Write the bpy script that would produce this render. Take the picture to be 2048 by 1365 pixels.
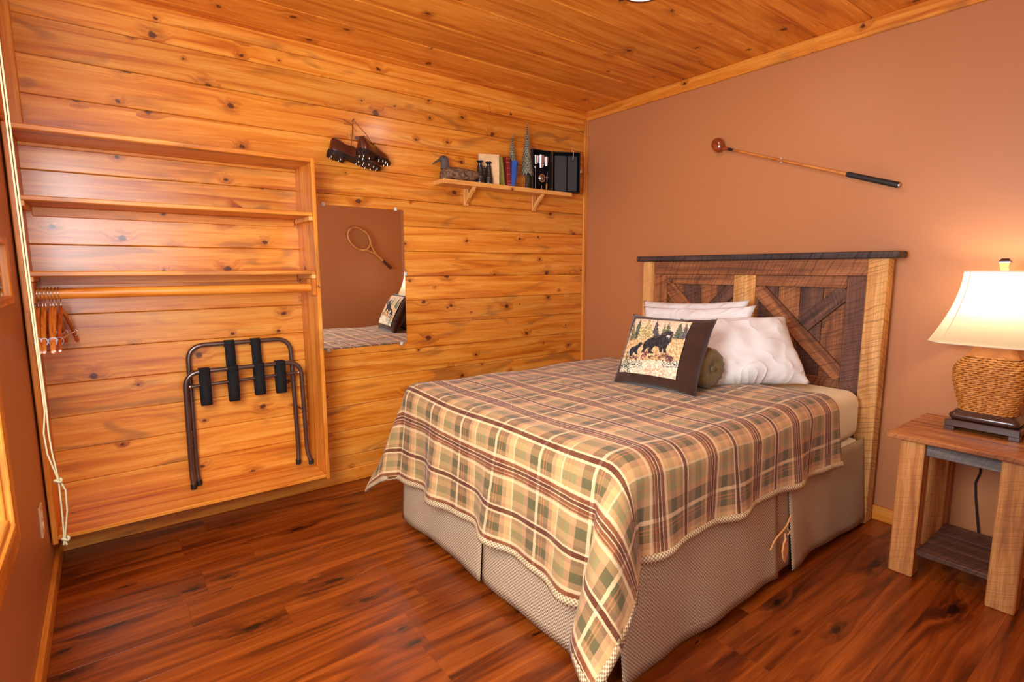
import bpy, bmesh, math, random
import numpy as np
from mathutils import Vector, Matrix, Euler

for o in list(bpy.data.objects):
    bpy.data.objects.remove(o)
SC = bpy.context.scene
COL = SC.collection
PI = math.pi

# ------------------------------------------------------------------ camera
CAM_POS = Vector((-2.9803, -3.0008, 1.2435))
yaw, pitch, roll = math.radians(52.829), math.radians(-7.7008), math.radians(-0.1056)
fw = Vector((math.cos(pitch)*math.cos(yaw), math.cos(pitch)*math.sin(yaw), math.sin(pitch)))
rt = fw.cross(Vector((0, 0, 1))).normalized()
up = rt.cross(fw)
rt2 = rt*math.cos(roll) + up*math.sin(roll)
up2 = up*math.cos(roll) - rt*math.sin(roll)
cam_d = bpy.data.cameras.new('camera')
cam_d.sensor_width = 36.0
cam_d.lens = 36.0*1071.875/2048
cam_d.clip_start = 0.02
cam = bpy.data.objects.new('camera', cam_d)
COL.objects.link(cam)
cam.matrix_world = Matrix(((rt2.x, up2.x, -fw.x, CAM_POS.x), (rt2.y, up2.y, -fw.y, CAM_POS.y),
                           (rt2.z, up2.z, -fw.z, CAM_POS.z), (0, 0, 0, 1)))
SC.camera = cam

# ------------------------------------------------------------------ world and lights
world = bpy.data.worlds.new('world')
SC.world = world
world.use_nodes = True
bg = world.node_tree.nodes['Background']
bg.inputs[0].default_value = (0.75, 0.88, 1.0, 1)
bg.inputs[1].default_value = 1.5

def area(name, loc, size, size_y, power, color, target):
    d = bpy.data.lights.new(name, 'AREA')
    d.shape = 'RECTANGLE'; d.size = size; d.size_y = size_y; d.energy = power; d.color = color
    o = bpy.data.objects.new(name, d); COL.objects.link(o)
    o.location = loc
    o.rotation_euler = (Vector(target) - Vector(loc)).to_track_quat('-Z', 'Y').to_euler()
    return o

# daylight falling in through the window of the left wall
area('window_daylight', (-3.26, -2.18, 1.50), 0.80, 1.05, 64.0, (0.95, 0.98, 1.0), (-0.6, -0.75, 1.15))
# added fill in the rear doorway, standing in for flash bounced behind the camera
area('doorway_fill', (-2.72, -3.23, 1.62), 0.62, 0.80, 11.0, (0.96, 0.98, 1.0), (-1.9, 0.0, 1.62))

SC.view_settings.view_transform = 'Standard'
SC.view_settings.look = 'None'
SC.view_settings.exposure = 0.0
SC.view_settings.gamma = 1.0
SC.view_settings.use_curve_mapping = False
SC.cycles.use_denoising = True
SC.cycles.max_bounces = 6
SC.cycles.diffuse_bounces = 4
SC.cycles.glossy_bounces = 3
SC.cycles.use_adaptive_sampling = True
SC.cycles.adaptive_threshold = 0.04
SC.cycles.sample_clamp_indirect = 6.0

# ------------------------------------------------------------------ mesh helpers
WL = {}          # world location of every object that may be a parent

def link(o, parent=None, world_loc=(0, 0, 0)):
    COL.objects.link(o)
    wl = Vector(world_loc)
    if parent is not None:
        o.parent = parent
        o.location = wl - WL[parent.name]
    else:
        o.location = wl
    WL[o.name] = wl
    return o

def tag(o, label, category=None, group=None):
    o['label'] = label
    if category: o['category'] = category
    if group: o['group'] = group
    return o

def thing(name, label, category, loc, group=None):
    o = bpy.data.objects.new(name, None)
    o.empty_display_size = 0.05
    link(o, None, loc)
    return tag(o, label, category, group)

def structure(o):
    o['kind'] = 'structure'
    return o

class MB:
    """collects geometry in world coordinates; build() links it as one mesh object"""
    def __init__(self):
        self.v = []; self.f = []; self.uv = []   # uv per vertex (optional)
    def add(self, verts, faces, uvs=None):
        n = len(self.v)
        self.v += [Vector(p) for p in verts]
        self.f += [tuple(i+n for i in f) for f in faces]
        self.uv += list(uvs) if uvs is not None else [(0.0, 0.0)]*len(verts)
        return self
    def xform(self, m, start=0):
        for i in range(start, len(self.v)):
            self.v[i] = m @ self.v[i]
        return self
    def box(self, lo, hi, bevel=0.0):
        lo = Vector(lo); hi = Vector(hi)
        b = min(bevel, 0.45*min(hi-lo))
        if b <= 0:
            p = [(x, y, z) for x in (lo.x, hi.x) for y in (lo.y, hi.y) for z in (lo.z, hi.z)]
            fs = [(0, 1, 3, 2), (4, 6, 7, 5), (0, 4, 5, 1), (2, 3, 7, 6), (0, 2, 6, 4), (1, 5, 7, 3)]
            return self.add(p, fs)
        vs = []; idx = {}
        for sx in (0, 1):
            for sy in (0, 1):
                for sz in (0, 1):
                    c = Vector((hi.x if sx else lo.x, hi.y if sy else lo.y, hi.z if sz else lo.z))
                    d = Vector((-b if sx else b, -b if sy else b, -b if sz else b))
                    for ax in range(3):       # vertex lying on the face of axis ax
                        q = c + d
                        q[ax] = c[ax]
                        idx[(sx, sy, sz, ax)] = len(vs); vs.append(q)
        fs = []
        I = idx
        for s in (0, 1):
            q = [I[(s, 0, 0, 0)], I[(s, 1, 0, 0)], I[(s, 1, 1, 0)], I[(s, 0, 1, 0)]]
            fs.append(q if s else q[::-1])
            q = [I[(0, s, 0, 1)], I[(0, s, 1, 1)], I[(1, s, 1, 1)], I[(1, s, 0, 1)]]
            fs.append(q if s else q[::-1])
            q = [I[(0, 0, s, 2)], I[(1, 0, s, 2)], I[(1, 1, s, 2)], I[(0, 1, s, 2)]]
            fs.append(q if s else q[::-1])
        for a in (0, 1):
            for c in (0, 1):
                fs.append([I[(0, a, c, 1)], I[(0, a, c, 2)], I[(1, a, c, 2)], I[(1, a, c, 1)]])
                fs.append([I[(a, 0, c, 0)], I[(a, 0, c, 2)], I[(a, 1, c, 2)], I[(a, 1, c, 0)]])
                fs.append([I[(a, c, 0, 0)], I[(a, c, 0, 1)], I[(a, c, 1, 1)], I[(a, c, 1, 0)]])
        for sx in (0, 1):
            for sy in (0, 1):
                for sz in (0, 1):
                    fs.append([I[(sx, sy, sz, 0)], I[(sx, sy, sz, 1)], I[(sx, sy, sz, 2)]])
        return self.add(vs, fs)
    def tube(self, pts, r, seg=10, closed=False, caps=True):
        P = [Vector(p) for p in pts]; n = len(P)
        R = r if isinstance(r, (list, tuple)) else [r]*n
        T = []
        for i in range(n):
            a = P[(i-1) % n] if (closed or i > 0) else P[i]
            b = P[(i+1) % n] if (closed or i < n-1) else P[i]
            d = (b-a)
            T.append(d.normalized() if d.length > 1e-9 else Vector((0, 0, 1)))
        ref = Vector((0, 0, 1)) if abs(T[0].z) < 0.9 else Vector((1, 0, 0))
        nrm = T[0].cross(ref).normalized()
        vs = []; fs = []
        for i in range(n):
            if i > 0:
                q = T[i-1].rotation_difference(T[i])
                nrm = (q @ nrm)
                nrm = (nrm - T[i]*nrm.dot(T[i])).normalized()
            bn = T[i].cross(nrm)
            for k in range(seg):
                a = 2*PI*k/seg
                vs.append(P[i] + (nrm*math.cos(a) + bn*math.sin(a))*R[i])
        m = n if closed else n-1
        for i in range(m):
            j = (i+1) % n
            for k in range(seg):
                l = (k+1) % seg
                fs.append((i*seg+k, i*seg+l, j*seg+l, j*seg+k))
        if caps and not closed:
            fs.append(tuple(range(seg))[::-1]); fs.append(tuple((n-1)*seg+k for k in range(seg)))
        return self.add(vs, fs)
    def loft(self, rings, caps=True, closed_ring=True):
        """rings: list of equal-length lists of points"""
        n = len(rings[0]); vs = [p for r in rings for p in r]; fs = []
        for i in range(len(rings)-1):
            for k in range(n if closed_ring else n-1):
                l = (k+1) % n
                fs.append((i*n+k, i*n+l, (i+1)*n+l, (i+1)*n+k))
        if caps and closed_ring:
            fs.append(tuple(range(n))[::-1]); fs.append(tuple((len(rings)-1)*n+k for k in range(n)))
        return self.add(vs, fs)
    def lathe(self, prof, seg=24, center=(0, 0, 0), axis='Z'):
        rings = []
        for r, z in prof:
            ring = []
            for k in range(seg):
                a = 2*PI*k/seg
                x, y = r*math.cos(a), r*math.sin(a)
                p = (x, y, z) if axis == 'Z' else ((z, x, y) if axis == 'X' else (x, z, y))
                ring.append(Vector(p)+Vector(center))
            rings.append(ring)
        return self.loft(rings)
    def prism(self, poly, axis, a, b):
        """extrude 2D polygon along axis between a and b; poly in the two other axes (cyclic order)"""
        def pt(u, v, w):
            return {'X': (w, u, v), 'Y': (u, w, v), 'Z': (u, v, w)}[axis]
        n = len(poly)
        vs = [pt(u, v, a) for u, v in poly] + [pt(u, v, b) for u, v in poly]
        fs = [tuple(range(n))[::-1], tuple(range(n, 2*n))]
        for i in range(n):
            j = (i+1) % n
            fs.append((i, j, n+j, n+i))
        return self.add(vs, fs)
    def grid(self, P, uvs=None, flip=False, wrap=False):
        """P[i][j] points"""
        n = len(P); m = len(P[0])
        vs = [p for r in P for p in r]
        u = [q for r in uvs for q in r] if uvs is not None else None
        fs = []
        for i in range(n-1):
            for j in range(m if wrap else m-1):
                k = (j+1) % m
                q = (i*m+j, (i+1)*m+j, (i+1)*m+k, i*m+k)
                fs.append(q[::-1] if flip else q)
        return self.add(vs, fs, u)
    def build(self, name, mat, parent=None, smooth=False, rot=None, fix=True, origin=None, angle=None):
        if origin is None:
            lo = Vector((min(p.x for p in self.v), min(p.y for p in self.v), min(p.z for p in self.v)))
            hi = Vector((max(p.x for p in self.v), max(p.y for p in self.v), max(p.z for p in self.v)))
            c = (lo+hi)/2
            if parent is None and rot is None:
                c.z = lo.z
        else:
            c = Vector(origin)
        me = bpy.data.meshes.new(name)
        me.from_pydata([tuple(p-c) for p in self.v], [], self.f)
        if any(u != (0.0, 0.0) for u in self.uv):
            lay = me.uv_layers.new(name='UVMap')
            for lp in me.loops:
                lay.data[lp.index].uv = self.uv[lp.vertex_index]
        if fix:
            bm = bmesh.new(); bm.from_mesh(me)
            bmesh.ops.recalc_face_normals(bm, faces=bm.faces)
            bm.to_mesh(me); bm.free()
        if smooth:
            for p in me.polygons: p.use_smooth = True
            if angle:
                try: me.set_sharp_from_angle(angle=math.radians(angle))
                except Exception: pass
        if mat is not None:
            me.materials.append(mat)
        o = bpy.data.objects.new(name, me)
        link(o, parent, c)
        if rot is not None: o.rotation_euler = rot
        return o

def box(name, lo, hi, mat, parent=None, bevel=0.003, rot=None):
    return MB().box(lo, hi, bevel).build(name, mat, parent, rot=rot)

def tube(name, pts, r, mat, parent=None, seg=10, closed=False):
    return MB().tube(pts, r, seg, closed).build(name, mat, parent, smooth=True, angle=50)

def rounded_path(pts, rad, seg=6):
    """polyline with its inner corners rounded"""
    P = [Vector(p) for p in pts]; out = [P[0]]
    for i in range(1, len(P)-1):
        a = (P[i-1]-P[i]); b = (P[i+1]-P[i])
        r = min(rad, a.length*0.49, b.length*0.49)
        s = P[i]+a.normalized()*r; e = P[i]+b.normalized()*r
        for k in range(seg+1):
            t = k/seg
            out.append(s*(1-t)**2 + P[i]*2*t*(1-t) + e*t*t)
    out.append(P[-1])
    return out

# ------------------------------------------------------------------ materials
class NT:
    def __init__(self, name):
        self.m = bpy.data.materials.new(name); self.m.use_nodes = True
        self.t = self.m.node_tree; self.t.nodes.clear()
        self.out = self.t.nodes.new('ShaderNodeOutputMaterial')
        self.b = self.t.nodes.new('ShaderNodeBsdfPrincipled')
        self.t.links.new(self.b.outputs[0], self.out.inputs[0])
    def n(self, typ, **kw):
        nd = self.t.nodes.new('ShaderNode'+typ)
        for k, v in kw.items(): setattr(nd, k, v)
        return nd
    def set(self, sock, v):
        if hasattr(v, 'is_output') or isinstance(v, bpy.types.NodeSocket): self.t.links.new(v, sock)
        else:
            if isinstance(v, (tuple, list)) and len(v) == 3 and sock.type == 'RGBA': v = (*v, 1)
            sock.default_value = v
    def math(self, op, a, b=0.0, c=None, clamp=False):
        nd = self.n('Math', operation=op); nd.use_clamp = clamp
        self.set(nd.inputs[0], a); self.set(nd.inputs[1], b)
        if c is not None: self.set(nd.inputs[2], c)
        return nd.outputs[0]
    def maprange(self, v, a, b, c, d, smooth=True):
        nd = self.n('MapRange', interpolation_type='SMOOTHSTEP' if smooth else 'LINEAR')
        for i, x in enumerate((v, a, b, c, d)): self.set(nd.inputs[i], x)
        return nd.outputs[0]
    def mix(self, f, a, b, mode='MIX'):
        nd = self.n('Mix', data_type='RGBA', blend_type=mode)
        self.set(nd.inputs[0], f); self.set(nd.inputs[6], a); self.set(nd.inputs[7], b)
        return nd.outputs[2]
    def vec(self, x, y, z):
        nd = self.n('CombineXYZ')
        for i, v in enumerate((x, y, z)): self.set(nd.inputs[i], v)
        return nd.outputs[0]
    def sep(self, v):
        nd = self.n('SeparateXYZ'); self.set(nd.inputs[0], v); return nd.outputs
    def noise(self, v, scale=1, detail=3, rough=0.55, dist=0.0, dim='3D'):
        nd = self.n('TexNoise', noise_dimensions=dim)
        self.set(nd.inputs['Vector'], v); nd.inputs['Scale'].default_value = scale
        nd.inputs['Detail'].default_value = detail; nd.inputs['Roughness'].default_value = rough
        nd.inputs['Distortion'].default_value = dist
        return nd.outputs[0]
    def ramp(self, f, stops, interp='LINEAR'):
        nd = self.n('ValToRGB'); cr = nd.color_ramp; cr.interpolation = interp
        self.set(nd.inputs[0], f)
        while len(cr.elements) > 1: cr.elements.remove(cr.elements[-1])
        for i, (p, c) in enumerate(stops):
            e = cr.elements[0] if i == 0 else cr.elements.new(p)
            e.position = p; e.color = (*c, 1) if len(c) == 3 else c
        return nd.outputs
    def bump(self, h, strength=0.3, dist=0.002):
        nd = self.n('Bump'); nd.inputs['Strength'].default_value = strength
        nd.inputs['Distance'].default_value = dist
        self.set(nd.inputs['Height'], h); self.t.links.new(nd.outputs[0], self.b.inputs['Normal'])
    def objcoord(self): return self.n('TexCoord').outputs['Object']
    def uv(self): return self.n('TexCoord').outputs['UV']
    def rand(self): return self.n('ObjectInfo').outputs['Random']
    def fin(self, color=None, rough=0.5, spec=0.5, metal=0.0, coat=0.0, coat_rough=0.1, sheen=0.0):
        if color is not None: self.set(self.b.inputs['Base Color'], color)
        self.set(self.b.inputs['Roughness'], rough)
        self.set(self.b.inputs['Metallic'], metal)
        self.b.inputs['Specular IOR Level'].default_value = spec
        self.b.inputs['Coat Weight'].default_value = coat
        self.b.inputs['Coat Roughness'].default_value = coat_rough
        self.b.inputs['Sheen Weight'].default_value = sheen
        return self.m

def srgb(r, g, b):
    f = lambda c: ((c/255+0.055)/1.055)**2.4 if c > 10 else c/255/12.92
    return (f(r), f(g), f(b))

def wood(name, light, mid, dark, knot, axis='X', rough=0.32, knots=1.0, spec=0.5, coat=0.0, coat_rough=0.15,
         streak=0.5, vary=0.25, grey=None, kscale=7.0, kcut=0.45, kstretch=0.8, smudge=0.38, saw=0.0, saw_freq=95.0, bump=0.25):
    t = NT(name)
    oc = t.sep(t.objcoord()); rnd = t.rand()
    o1 = t.math('MULTIPLY', rnd, 41.0); o2 = t.math('MULTIPLY', rnd, 17.3)
    ax = {'X': (0, 2, 1), 'Y': (1, 2, 0), 'Z': (2, 0, 1)}[axis]
    L = t.math('ADD', oc[ax[0]], o1)
    W0 = t.math('ADD', oc[ax[1]], t.math('MULTIPLY', oc[ax[2]], 0.83))
    W = t.math('ADD', W0, o2)
    # knots
    vor = t.n('TexVoronoi', voronoi_dimensions='2D', feature='F1')
    t.set(vor.inputs['Vector'], t.vec(t.math('MULTIPLY', L, kstretch), W, 0.0))
    vor.inputs['Scale'].default_value = kscale; vor.inputs['Randomness'].default_value = 1.0
    dist = t.math('ADD', vor.outputs['Distance'],
                  t.math('MULTIPLY', t.math('SUBTRACT', t.noise(t.vec(t.math('MULTIPLY', L, 45), t.math('MULTIPLY', W, 60), 0.0), 1, 2, dim='2D'), 0.5), 0.085))
    cr = t.sep(vor.outputs['Color'])
    r = t.math('MULTIPLY', t.math('MAXIMUM', t.math('SUBTRACT', cr[0], kcut), 0.0), 0.17)
    has = t.math('GREATER_THAN', r, 0.006)
    kmask = t.math('MULTIPLY', has, t.maprange(dist, t.math('MULTIPLY', r, 0.6), t.math('ADD', r, 0.015), 1.0, 0.0))
    halo = t.math('MULTIPLY', has, t.maprange(dist, r, t.math('ADD', t.math('MULTIPLY', r, 4.2), 0.03), 1.0, 0.0))
    feather = t.math('MULTIPLY', halo, t.maprange(t.noise(t.vec(t.math('MULTIPLY', L, 9), t.math('MULTIPLY', W, 55), 5.5), 1, 2, 0.6, 0.0, '2D'), 0.35, 0.62, 0.0, 1.0))
    ring = t.math('MULTIPLY', t.math('MULTIPLY', halo, knots), 0.9)
    Wg = t.math('ADD', t.math('MULTIPLY', W, 26), ring)
    g1 = t.noise(t.vec(t.math('MULTIPLY', L, 1.3), Wg, 0.0), 1, 3, 0.6, 0.6, '2D')
    g2 = t.noise(t.vec(t.math('MULTIPLY', L, 7), t.math('ADD', t.math('MULTIPLY', W, 260), t.math('MULTIPLY', ring, 8)), 0.0), 1, 1, 0.5, 0.0, '2D')
    g3 = t.noise(t.vec(t.math('MULTIPLY', L, 2.0), t.math('MULTIPLY', W, 9), 3.1), 1, 2, 0.6, 0.8, '2D')
    col = t.ramp(g1, [(0.25, dark), (0.45, mid), (0.68, light)])[0]
    col = t.mix(t.math('MULTIPLY', t.maprange(g2, 0.42, 0.62, 1.0, 0.0), streak), col, dark)
    if grey is not None:
        col = t.mix(t.maprange(g3, 0.56, 0.74, 0.0, 0.6), col, grey)
    else:
        col = t.mix(t.maprange(g3, 0.55, 0.75, 0.0, 0.45), col, dark)
    if knots > 0:
        col = t.mix(t.math('MULTIPLY', halo, 0.22*knots), col, dark)
        col = t.mix(t.math('MULTIPLY', feather, smudge*knots), col, tuple(0.55*a_+0.45*b_ for a_, b_ in zip(dark, knot)))
        col = t.mix(t.math('MULTIPLY', kmask, 0.93*knots), col, knot)
    h = t.math('ADD', t.math('MULTIPLY', g2, 0.4), t.math('MULTIPLY', kmask, -0.4))
    if saw > 0:
        sn = t.noise(t.vec(t.math('MULTIPLY', L, 5), t.math('MULTIPLY', W, 5), 7.7), 1, 2, 0.6, 0.0, '2D')
        ph = t.math('ADD', t.math('ADD', L, t.math('MULTIPLY', W, 0.45)), t.math('MULTIPLY', sn, 0.045))
        sw = t.noise(t.vec(t.math('MULTIPLY', ph, saw_freq), t.math('MULTIPLY', W, 3.0), 0.0), 1, 2, 0.7, 0.0, '2D')
        sl = t.maprange(sw, 0.50, 0.64, 0.0, 1.0)
        col = t.mix(t.math('MULTIPLY', sl, saw), col, tuple(c*0.38 for c in dark))
        h = t.math('ADD', h, t.math('MULTIPLY', sl, -0.9))
    val = t.math('ADD', 1.0-vary/2, t.math('MULTIPLY', rnd, vary))
    hs = t.n('HueSaturation'); t.set(hs.inputs['Color'], col); t.set(hs.inputs['Value'], val)
    if saw > 0: t.bump(h, bump, 0.0015)
    return t.fin(hs.outputs[0], rough, spec, 0, coat, coat_rough)

def flat(name, c, rough=0.5, metal=0.0, spec=0.5, coat=0.0, noise=0.0, nscale=40.0, bump=0.0, sheen=0.0):
    t = NT(name)
    col = c
    nz = None
    if noise > 0 or bump > 0:
        nz = t.noise(t.objcoord(), nscale, 4, 0.6)
    if noise > 0:
        col = t.mix(t.maprange(nz, 0.3, 0.7, 0.0, 1.0), tuple(x*(1-noise) for x in c), tuple(min(1, x*(1+noise)) for x in c))
    if bump > 0: t.bump(nz, bump, 0.002)
    return t.fin(col, rough, spec, metal, coat, 0.1, sheen)

PINE = dict(light=srgb(236, 162, 66), mid=srgb(222, 135, 38), dark=srgb(180, 88, 20), knot=srgb(78, 30, 12), grey=srgb(144, 88, 40))
m_wall = wood('varnished_knotty_pine', axis='X', rough=0.34, coat=0.4, coat_rough=0.18, vary=0.24, streak=0.2, kscale=6.0, kcut=0.42, smudge=0.6, **PINE)
m_pineX = wood('pine_board_x', axis='X', rough=0.4, vary=0.12, streak=0.25, kscale=5, kcut=0.62, **PINE)
m_pineY = wood('pine_board_y', axis='Y', rough=0.4, vary=0.12, streak=0.25, kscale=5, kcut=0.62, **PINE)
m_pineZ = wood('pine_board_z', axis='Z', rough=0.4, vary=0.12, streak=0.25, kscale=5, kcut=0.62, **PINE)
LP = dict(light=srgb(240, 186, 110), mid=srgb(230, 164, 82), dark=srgb(196, 118, 50), knot=srgb(100, 44, 20))
m_lpineX = wood('pale_pine_x', axis='X', rough=0.45, vary=0.1, streak=0.2, kscale=4, kcut=0.7, **LP)
m_lpineZ = wood('pale_pine_z', axis='Z', rough=0.45, vary=0.1, streak=0.2, kscale=4, kcut=0.8, **LP)
m_ceil = wood('ceiling_pine', srgb(240, 158, 60), srgb(224, 134, 38), srgb(176, 88, 18), srgb(78, 26, 6), axis='X', rough=0.42, vary=0.22, streak=0.3, kscale=5, kcut=0.5)
m_floor = wood('dark_floor_laminate', srgb(164, 80, 22), srgb(130, 55, 10), srgb(72, 25, 4), srgb(30, 10, 2), axis='X', rough=0.3, vary=0.2, streak=0.22, kscale=7, kcut=0.4, kstretch=0.30, smudge=0.8, bump=0.06)
BARN = dict(knots=0.6, rough=0.7, kscale=4, kcut=0.7)
def barn(nm, ax, light, mid, dark, saw=0.5, **k):
    kw = dict(BARN); kw.update(k)
    return wood(nm, light, mid, dark, tuple(c*0.3 for c in dark), axis=ax, saw=saw, vary=0.25, bump=0.5, streak=0.3, **kw)
B_BROWN = (srgb(184, 118, 70), srgb(150, 90, 50), srgb(96, 54, 30))
B_DARK = (srgb(128, 84, 62), srgb(100, 62, 46), srgb(56, 34, 26))
B_BLOND = (srgb(232, 180, 112), srgb(214, 154, 84), srgb(170, 108, 52))
B_BLACK = (srgb(96, 74, 66), srgb(66, 50, 48), srgb(34, 26, 28))
mb_brownY = barn('barn_brown_y', 'Y', *B_BROWN); mb_brownZ = barn('barn_brown_z', 'Z', *B_BROWN); mb_brownX = barn('barn_brown_x', 'X', *B_BROWN)
mb_darkZ = barn('barn_dark_z', 'Z', *B_DARK, saw=0.4); mb_darkY = barn('barn_dark_y', 'Y', *B_DARK, saw=0.4)
mb_blondZ = barn('barn_blond_z', 'Z', *B_BLOND, saw=0.45); mb_paleZ = barn('barn_blond_plain_z', 'Z', *B_BLOND, saw=0.08)
mb_blackY = barn('barn_black_y', 'Y', *B_BLACK, saw=0.7, saw_freq=60.0)
mb_greyY = barn('barn_grey_y', 'Y', srgb(150, 140, 130), srgb(112, 102, 96), srgb(66, 60, 58), saw=0.2)
mb_topY = barn('table_top_y', 'Y', srgb(206, 136, 76), srgb(176, 104, 52), srgb(108, 58, 28), saw=0.25, rough=0.4)
mb_legZ = barn('table_leg_z', 'Z', srgb(222, 160, 92), srgb(198, 130, 66), srgb(140, 82, 36), saw=0.10, kcut=0.55)

def paint(name, c):
    t = NT(name)
    nz = t.noise(t.objcoord(), 260, 2, 0.5)
    t.bump(nz, 0.12, 0.001)
    big = t.noise(t.objcoord(), 1.2, 2, 0.5)
    col = t.mix(big, tuple(x*0.96 for x in c), tuple(x*1.04 for x in c))
    return t.fin(col, 0.45, 0.4)
m_paint = paint('terracotta_paint', srgb(187, 122, 76))
t = NT('white_cotton')
wr_ = t.noise(t.objcoord(), 4.5, 1, 0.5, 1.6)
wr_ = t.math('POWER', t.math('SUBTRACT', 1.0, t.math('ABSOLUTE', t.math('MULTIPLY', t.math('SUBTRACT', wr_, 0.5), 4.0)), clamp=True), 3.0)
t.bump(wr_, 0.45, 0.012)
m_white = t.fin(srgb(228, 227, 226), 0.9, 0.2, sheen=0.1)
m_cream = flat('cream_sheet', srgb(244, 232, 200), 0.9, spec=0.2)
m_suede = flat('dark_brown_suede', srgb(62, 38, 26), 0.95, spec=0.15, noise=0.15, nscale=12, sheen=0.3)
m_black = flat('black_webbing', srgb(20, 19, 20), 0.8, spec=0.3)
m_blkmetal = flat('dark_bronze_metal', srgb(112, 96, 90), 0.28, metal=0.8)
m_blkrub = flat('black_rubber', srgb(18, 17, 17), 0.6)
m_chrome = flat('bright_steel', (0.7, 0.7, 0.72), 0.24, metal=1.0)
m_mirror = flat('mirror_glass', (0.9, 0.9, 0.9), 0.0, metal=1.0)
m_edge = flat('mirror_edge_grey', srgb(90, 100, 100), 0.2)
m_clear = flat('clear_plastic_clip', srgb(214, 214, 210), 0.15, spec=0.6)
m_ivory = flat('ivory_plastic', srgb(226, 196, 150), 0.4)
m_whitecord = flat('white_cord', srgb(168, 154, 116), 0.8)
m_hang = wood('hanger_wood', srgb(226, 138, 58), srgb(212, 120, 42), srgb(180, 90, 28), srgb(90, 40, 10), axis='Y', knots=0, rough=0.25, coat=0.4, coat_rough=0.1, vary=0.2, streak=0.15)
m_dark = flat('dark_gap', srgb(30, 16, 10), 0.9)
# ------------------------------------------------------------------ the room
H = 2.40; XL = -3.235; YR = -3.20; T = 0.12

floor = structure(box('floor', (XL-T, YR-T, -0.10), (T, T, -0.012), m_dark, bevel=0))
rng = random.Random(4)
fw_ = 0.19
j = 0
y = 0.0
while y > YR:
    y0 = max(y-fw_, YR)
    cuts = [XL]
    x = XL + rng.uniform(0.35, 1.2)
    while x < -0.15:
        cuts.append(x); x += 1.22
    cuts.append(0.0)
    for a, b in zip(cuts[:-1], cuts[1:]):
        box('floor_plank', (a+0.0001, y0+0.0001, -0.012), (b-0.0001, y-0.0001, 0.0), m_floor, floor, bevel=0.0003)
    y = y0

ceiling = structure(box('ceiling', (XL-T, YR-T, H+0.016), (T, T, H+0.10), m_dark, bevel=0))
ys = [0.0, -0.09] + [-0.09-0.2555*k for k in range(1, 13)]
ys = [q for q in ys if q > YR+0.03] + [YR]
for a, b in zip(ys[:-1], ys[1:]):
    box('ceiling_plank', (XL, b+0.0014, H), (0.0, a-0.0014, H+0.016), m_ceil, ceiling, bevel=0.006)

wall_back = structure(box('wall_back', (XL-T, 0.016, -0.1), (T, T, H+0.1), m_dark, bevel=0))
zs = [0.0, 0.155, 0.305, 0.4525, 0.602, 0.75, 0.90, 1.05, 1.198, 1.348, 1.4975, 1.651, 1.80, 1.951, 2.105, 2.255, 2.40]
for a, b in zip(zs[:-1], zs[1:]):
    box('wall_plank', (XL, 0.0, a+0.0008), (0.0, 0.018, b-0.0008), m_wall, wall_back, bevel=0.0032)

wall_right = structure(box('wall_right', (0.0, YR-T, -0.1), (T, 0.016, H+0.1), m_paint, bevel=0))
# left wall with the window opening
WY0, WY1, WZ0, WZ1 = -2.72, -1.155, 0.585, 2.06
m = MB()
m.box((XL-T, YR-T, -0.1), (XL, WY0, H+0.1)); m.box((XL-T, WY1, -0.1), (XL, 0.016, H+0.1))
m.box((XL-T, WY0, -0.1), (XL, WY1, WZ0)); m.box((XL-T, WY0, WZ1), (XL, WY1, H+0.1))
wall_left = structure(m.build('wall_left', m_paint))
# rear wall with the open doorway
DX0, DX1, DZ = -3.16, -2.28, 2.05
m = MB()
m.box((DX1, YR-T, -0.1), (0.0, YR, H+0.1)); m.box((XL, YR-T, -0.1), (DX0, YR, H+0.1)); m.box((DX0, YR-T, DZ), (DX1, YR, H+0.1))
wall_rear = structure(m.build('wall_rear', m_paint))

# trims
def trim(n, lo, hi, mat, bev=0.003): return structure(box('trim_%d' % n, lo, hi, mat, bevel=bev))
trim(1, (XL, -0.018, 2.334), (0, 0.0, H), m_pineX)                  # crown over the plank wall
trim(2, (-0.018, YR, 2.328), (0, -0.018, H), m_pineY)               # crown over the painted wall
trim(3, (-0.034, -0.020, 0.078), (0, 0.0, 2.334), m_pineZ)          # corner strip
trim(4, (XL, -0.36, 1.785), (XL+0.012, 0.0, 2.40), m_pineZ)         # corner boards over the closet
trim(5, (XL+0.012, -0.020, 1.785), (-3.184, 0.0, 2.334), m_pineZ)
structure(box('baseboard_back', (XL, -0.018, 0), (0, 0.0, 0.078), m_pineX))
structure(box('baseboard_right', (-0.018, YR, 0), (0, -0.018, 0.0725), m_pineY))
structure(box('baseboard_left', (XL, YR, 0), (XL+0.018, -0.018, 0.072), m_pineY))
structure(box('baseboard_rear', (DX1, YR, 0), (-0.018, YR+0.018, 0.072), m_pineX))
# doorway casing of the rear wall
dr = structure(box('door_1', (DX1, YR-T, 0), (DX1+0.02, YR, DZ), m_pineZ, bevel=0.002))
box('casing', (DX1, YR, 0.0), (DX1+0.085, YR+0.018, DZ+0.07), m_pineZ, dr)
box('casing', (XL, YR, 0.0), (DX0, YR+0.018, DZ+0.07), m_pineZ, dr)
box('head_casing', (DX0, YR, DZ), (DX1, YR+0.018, DZ+0.07), m_pineX, dr)

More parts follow.
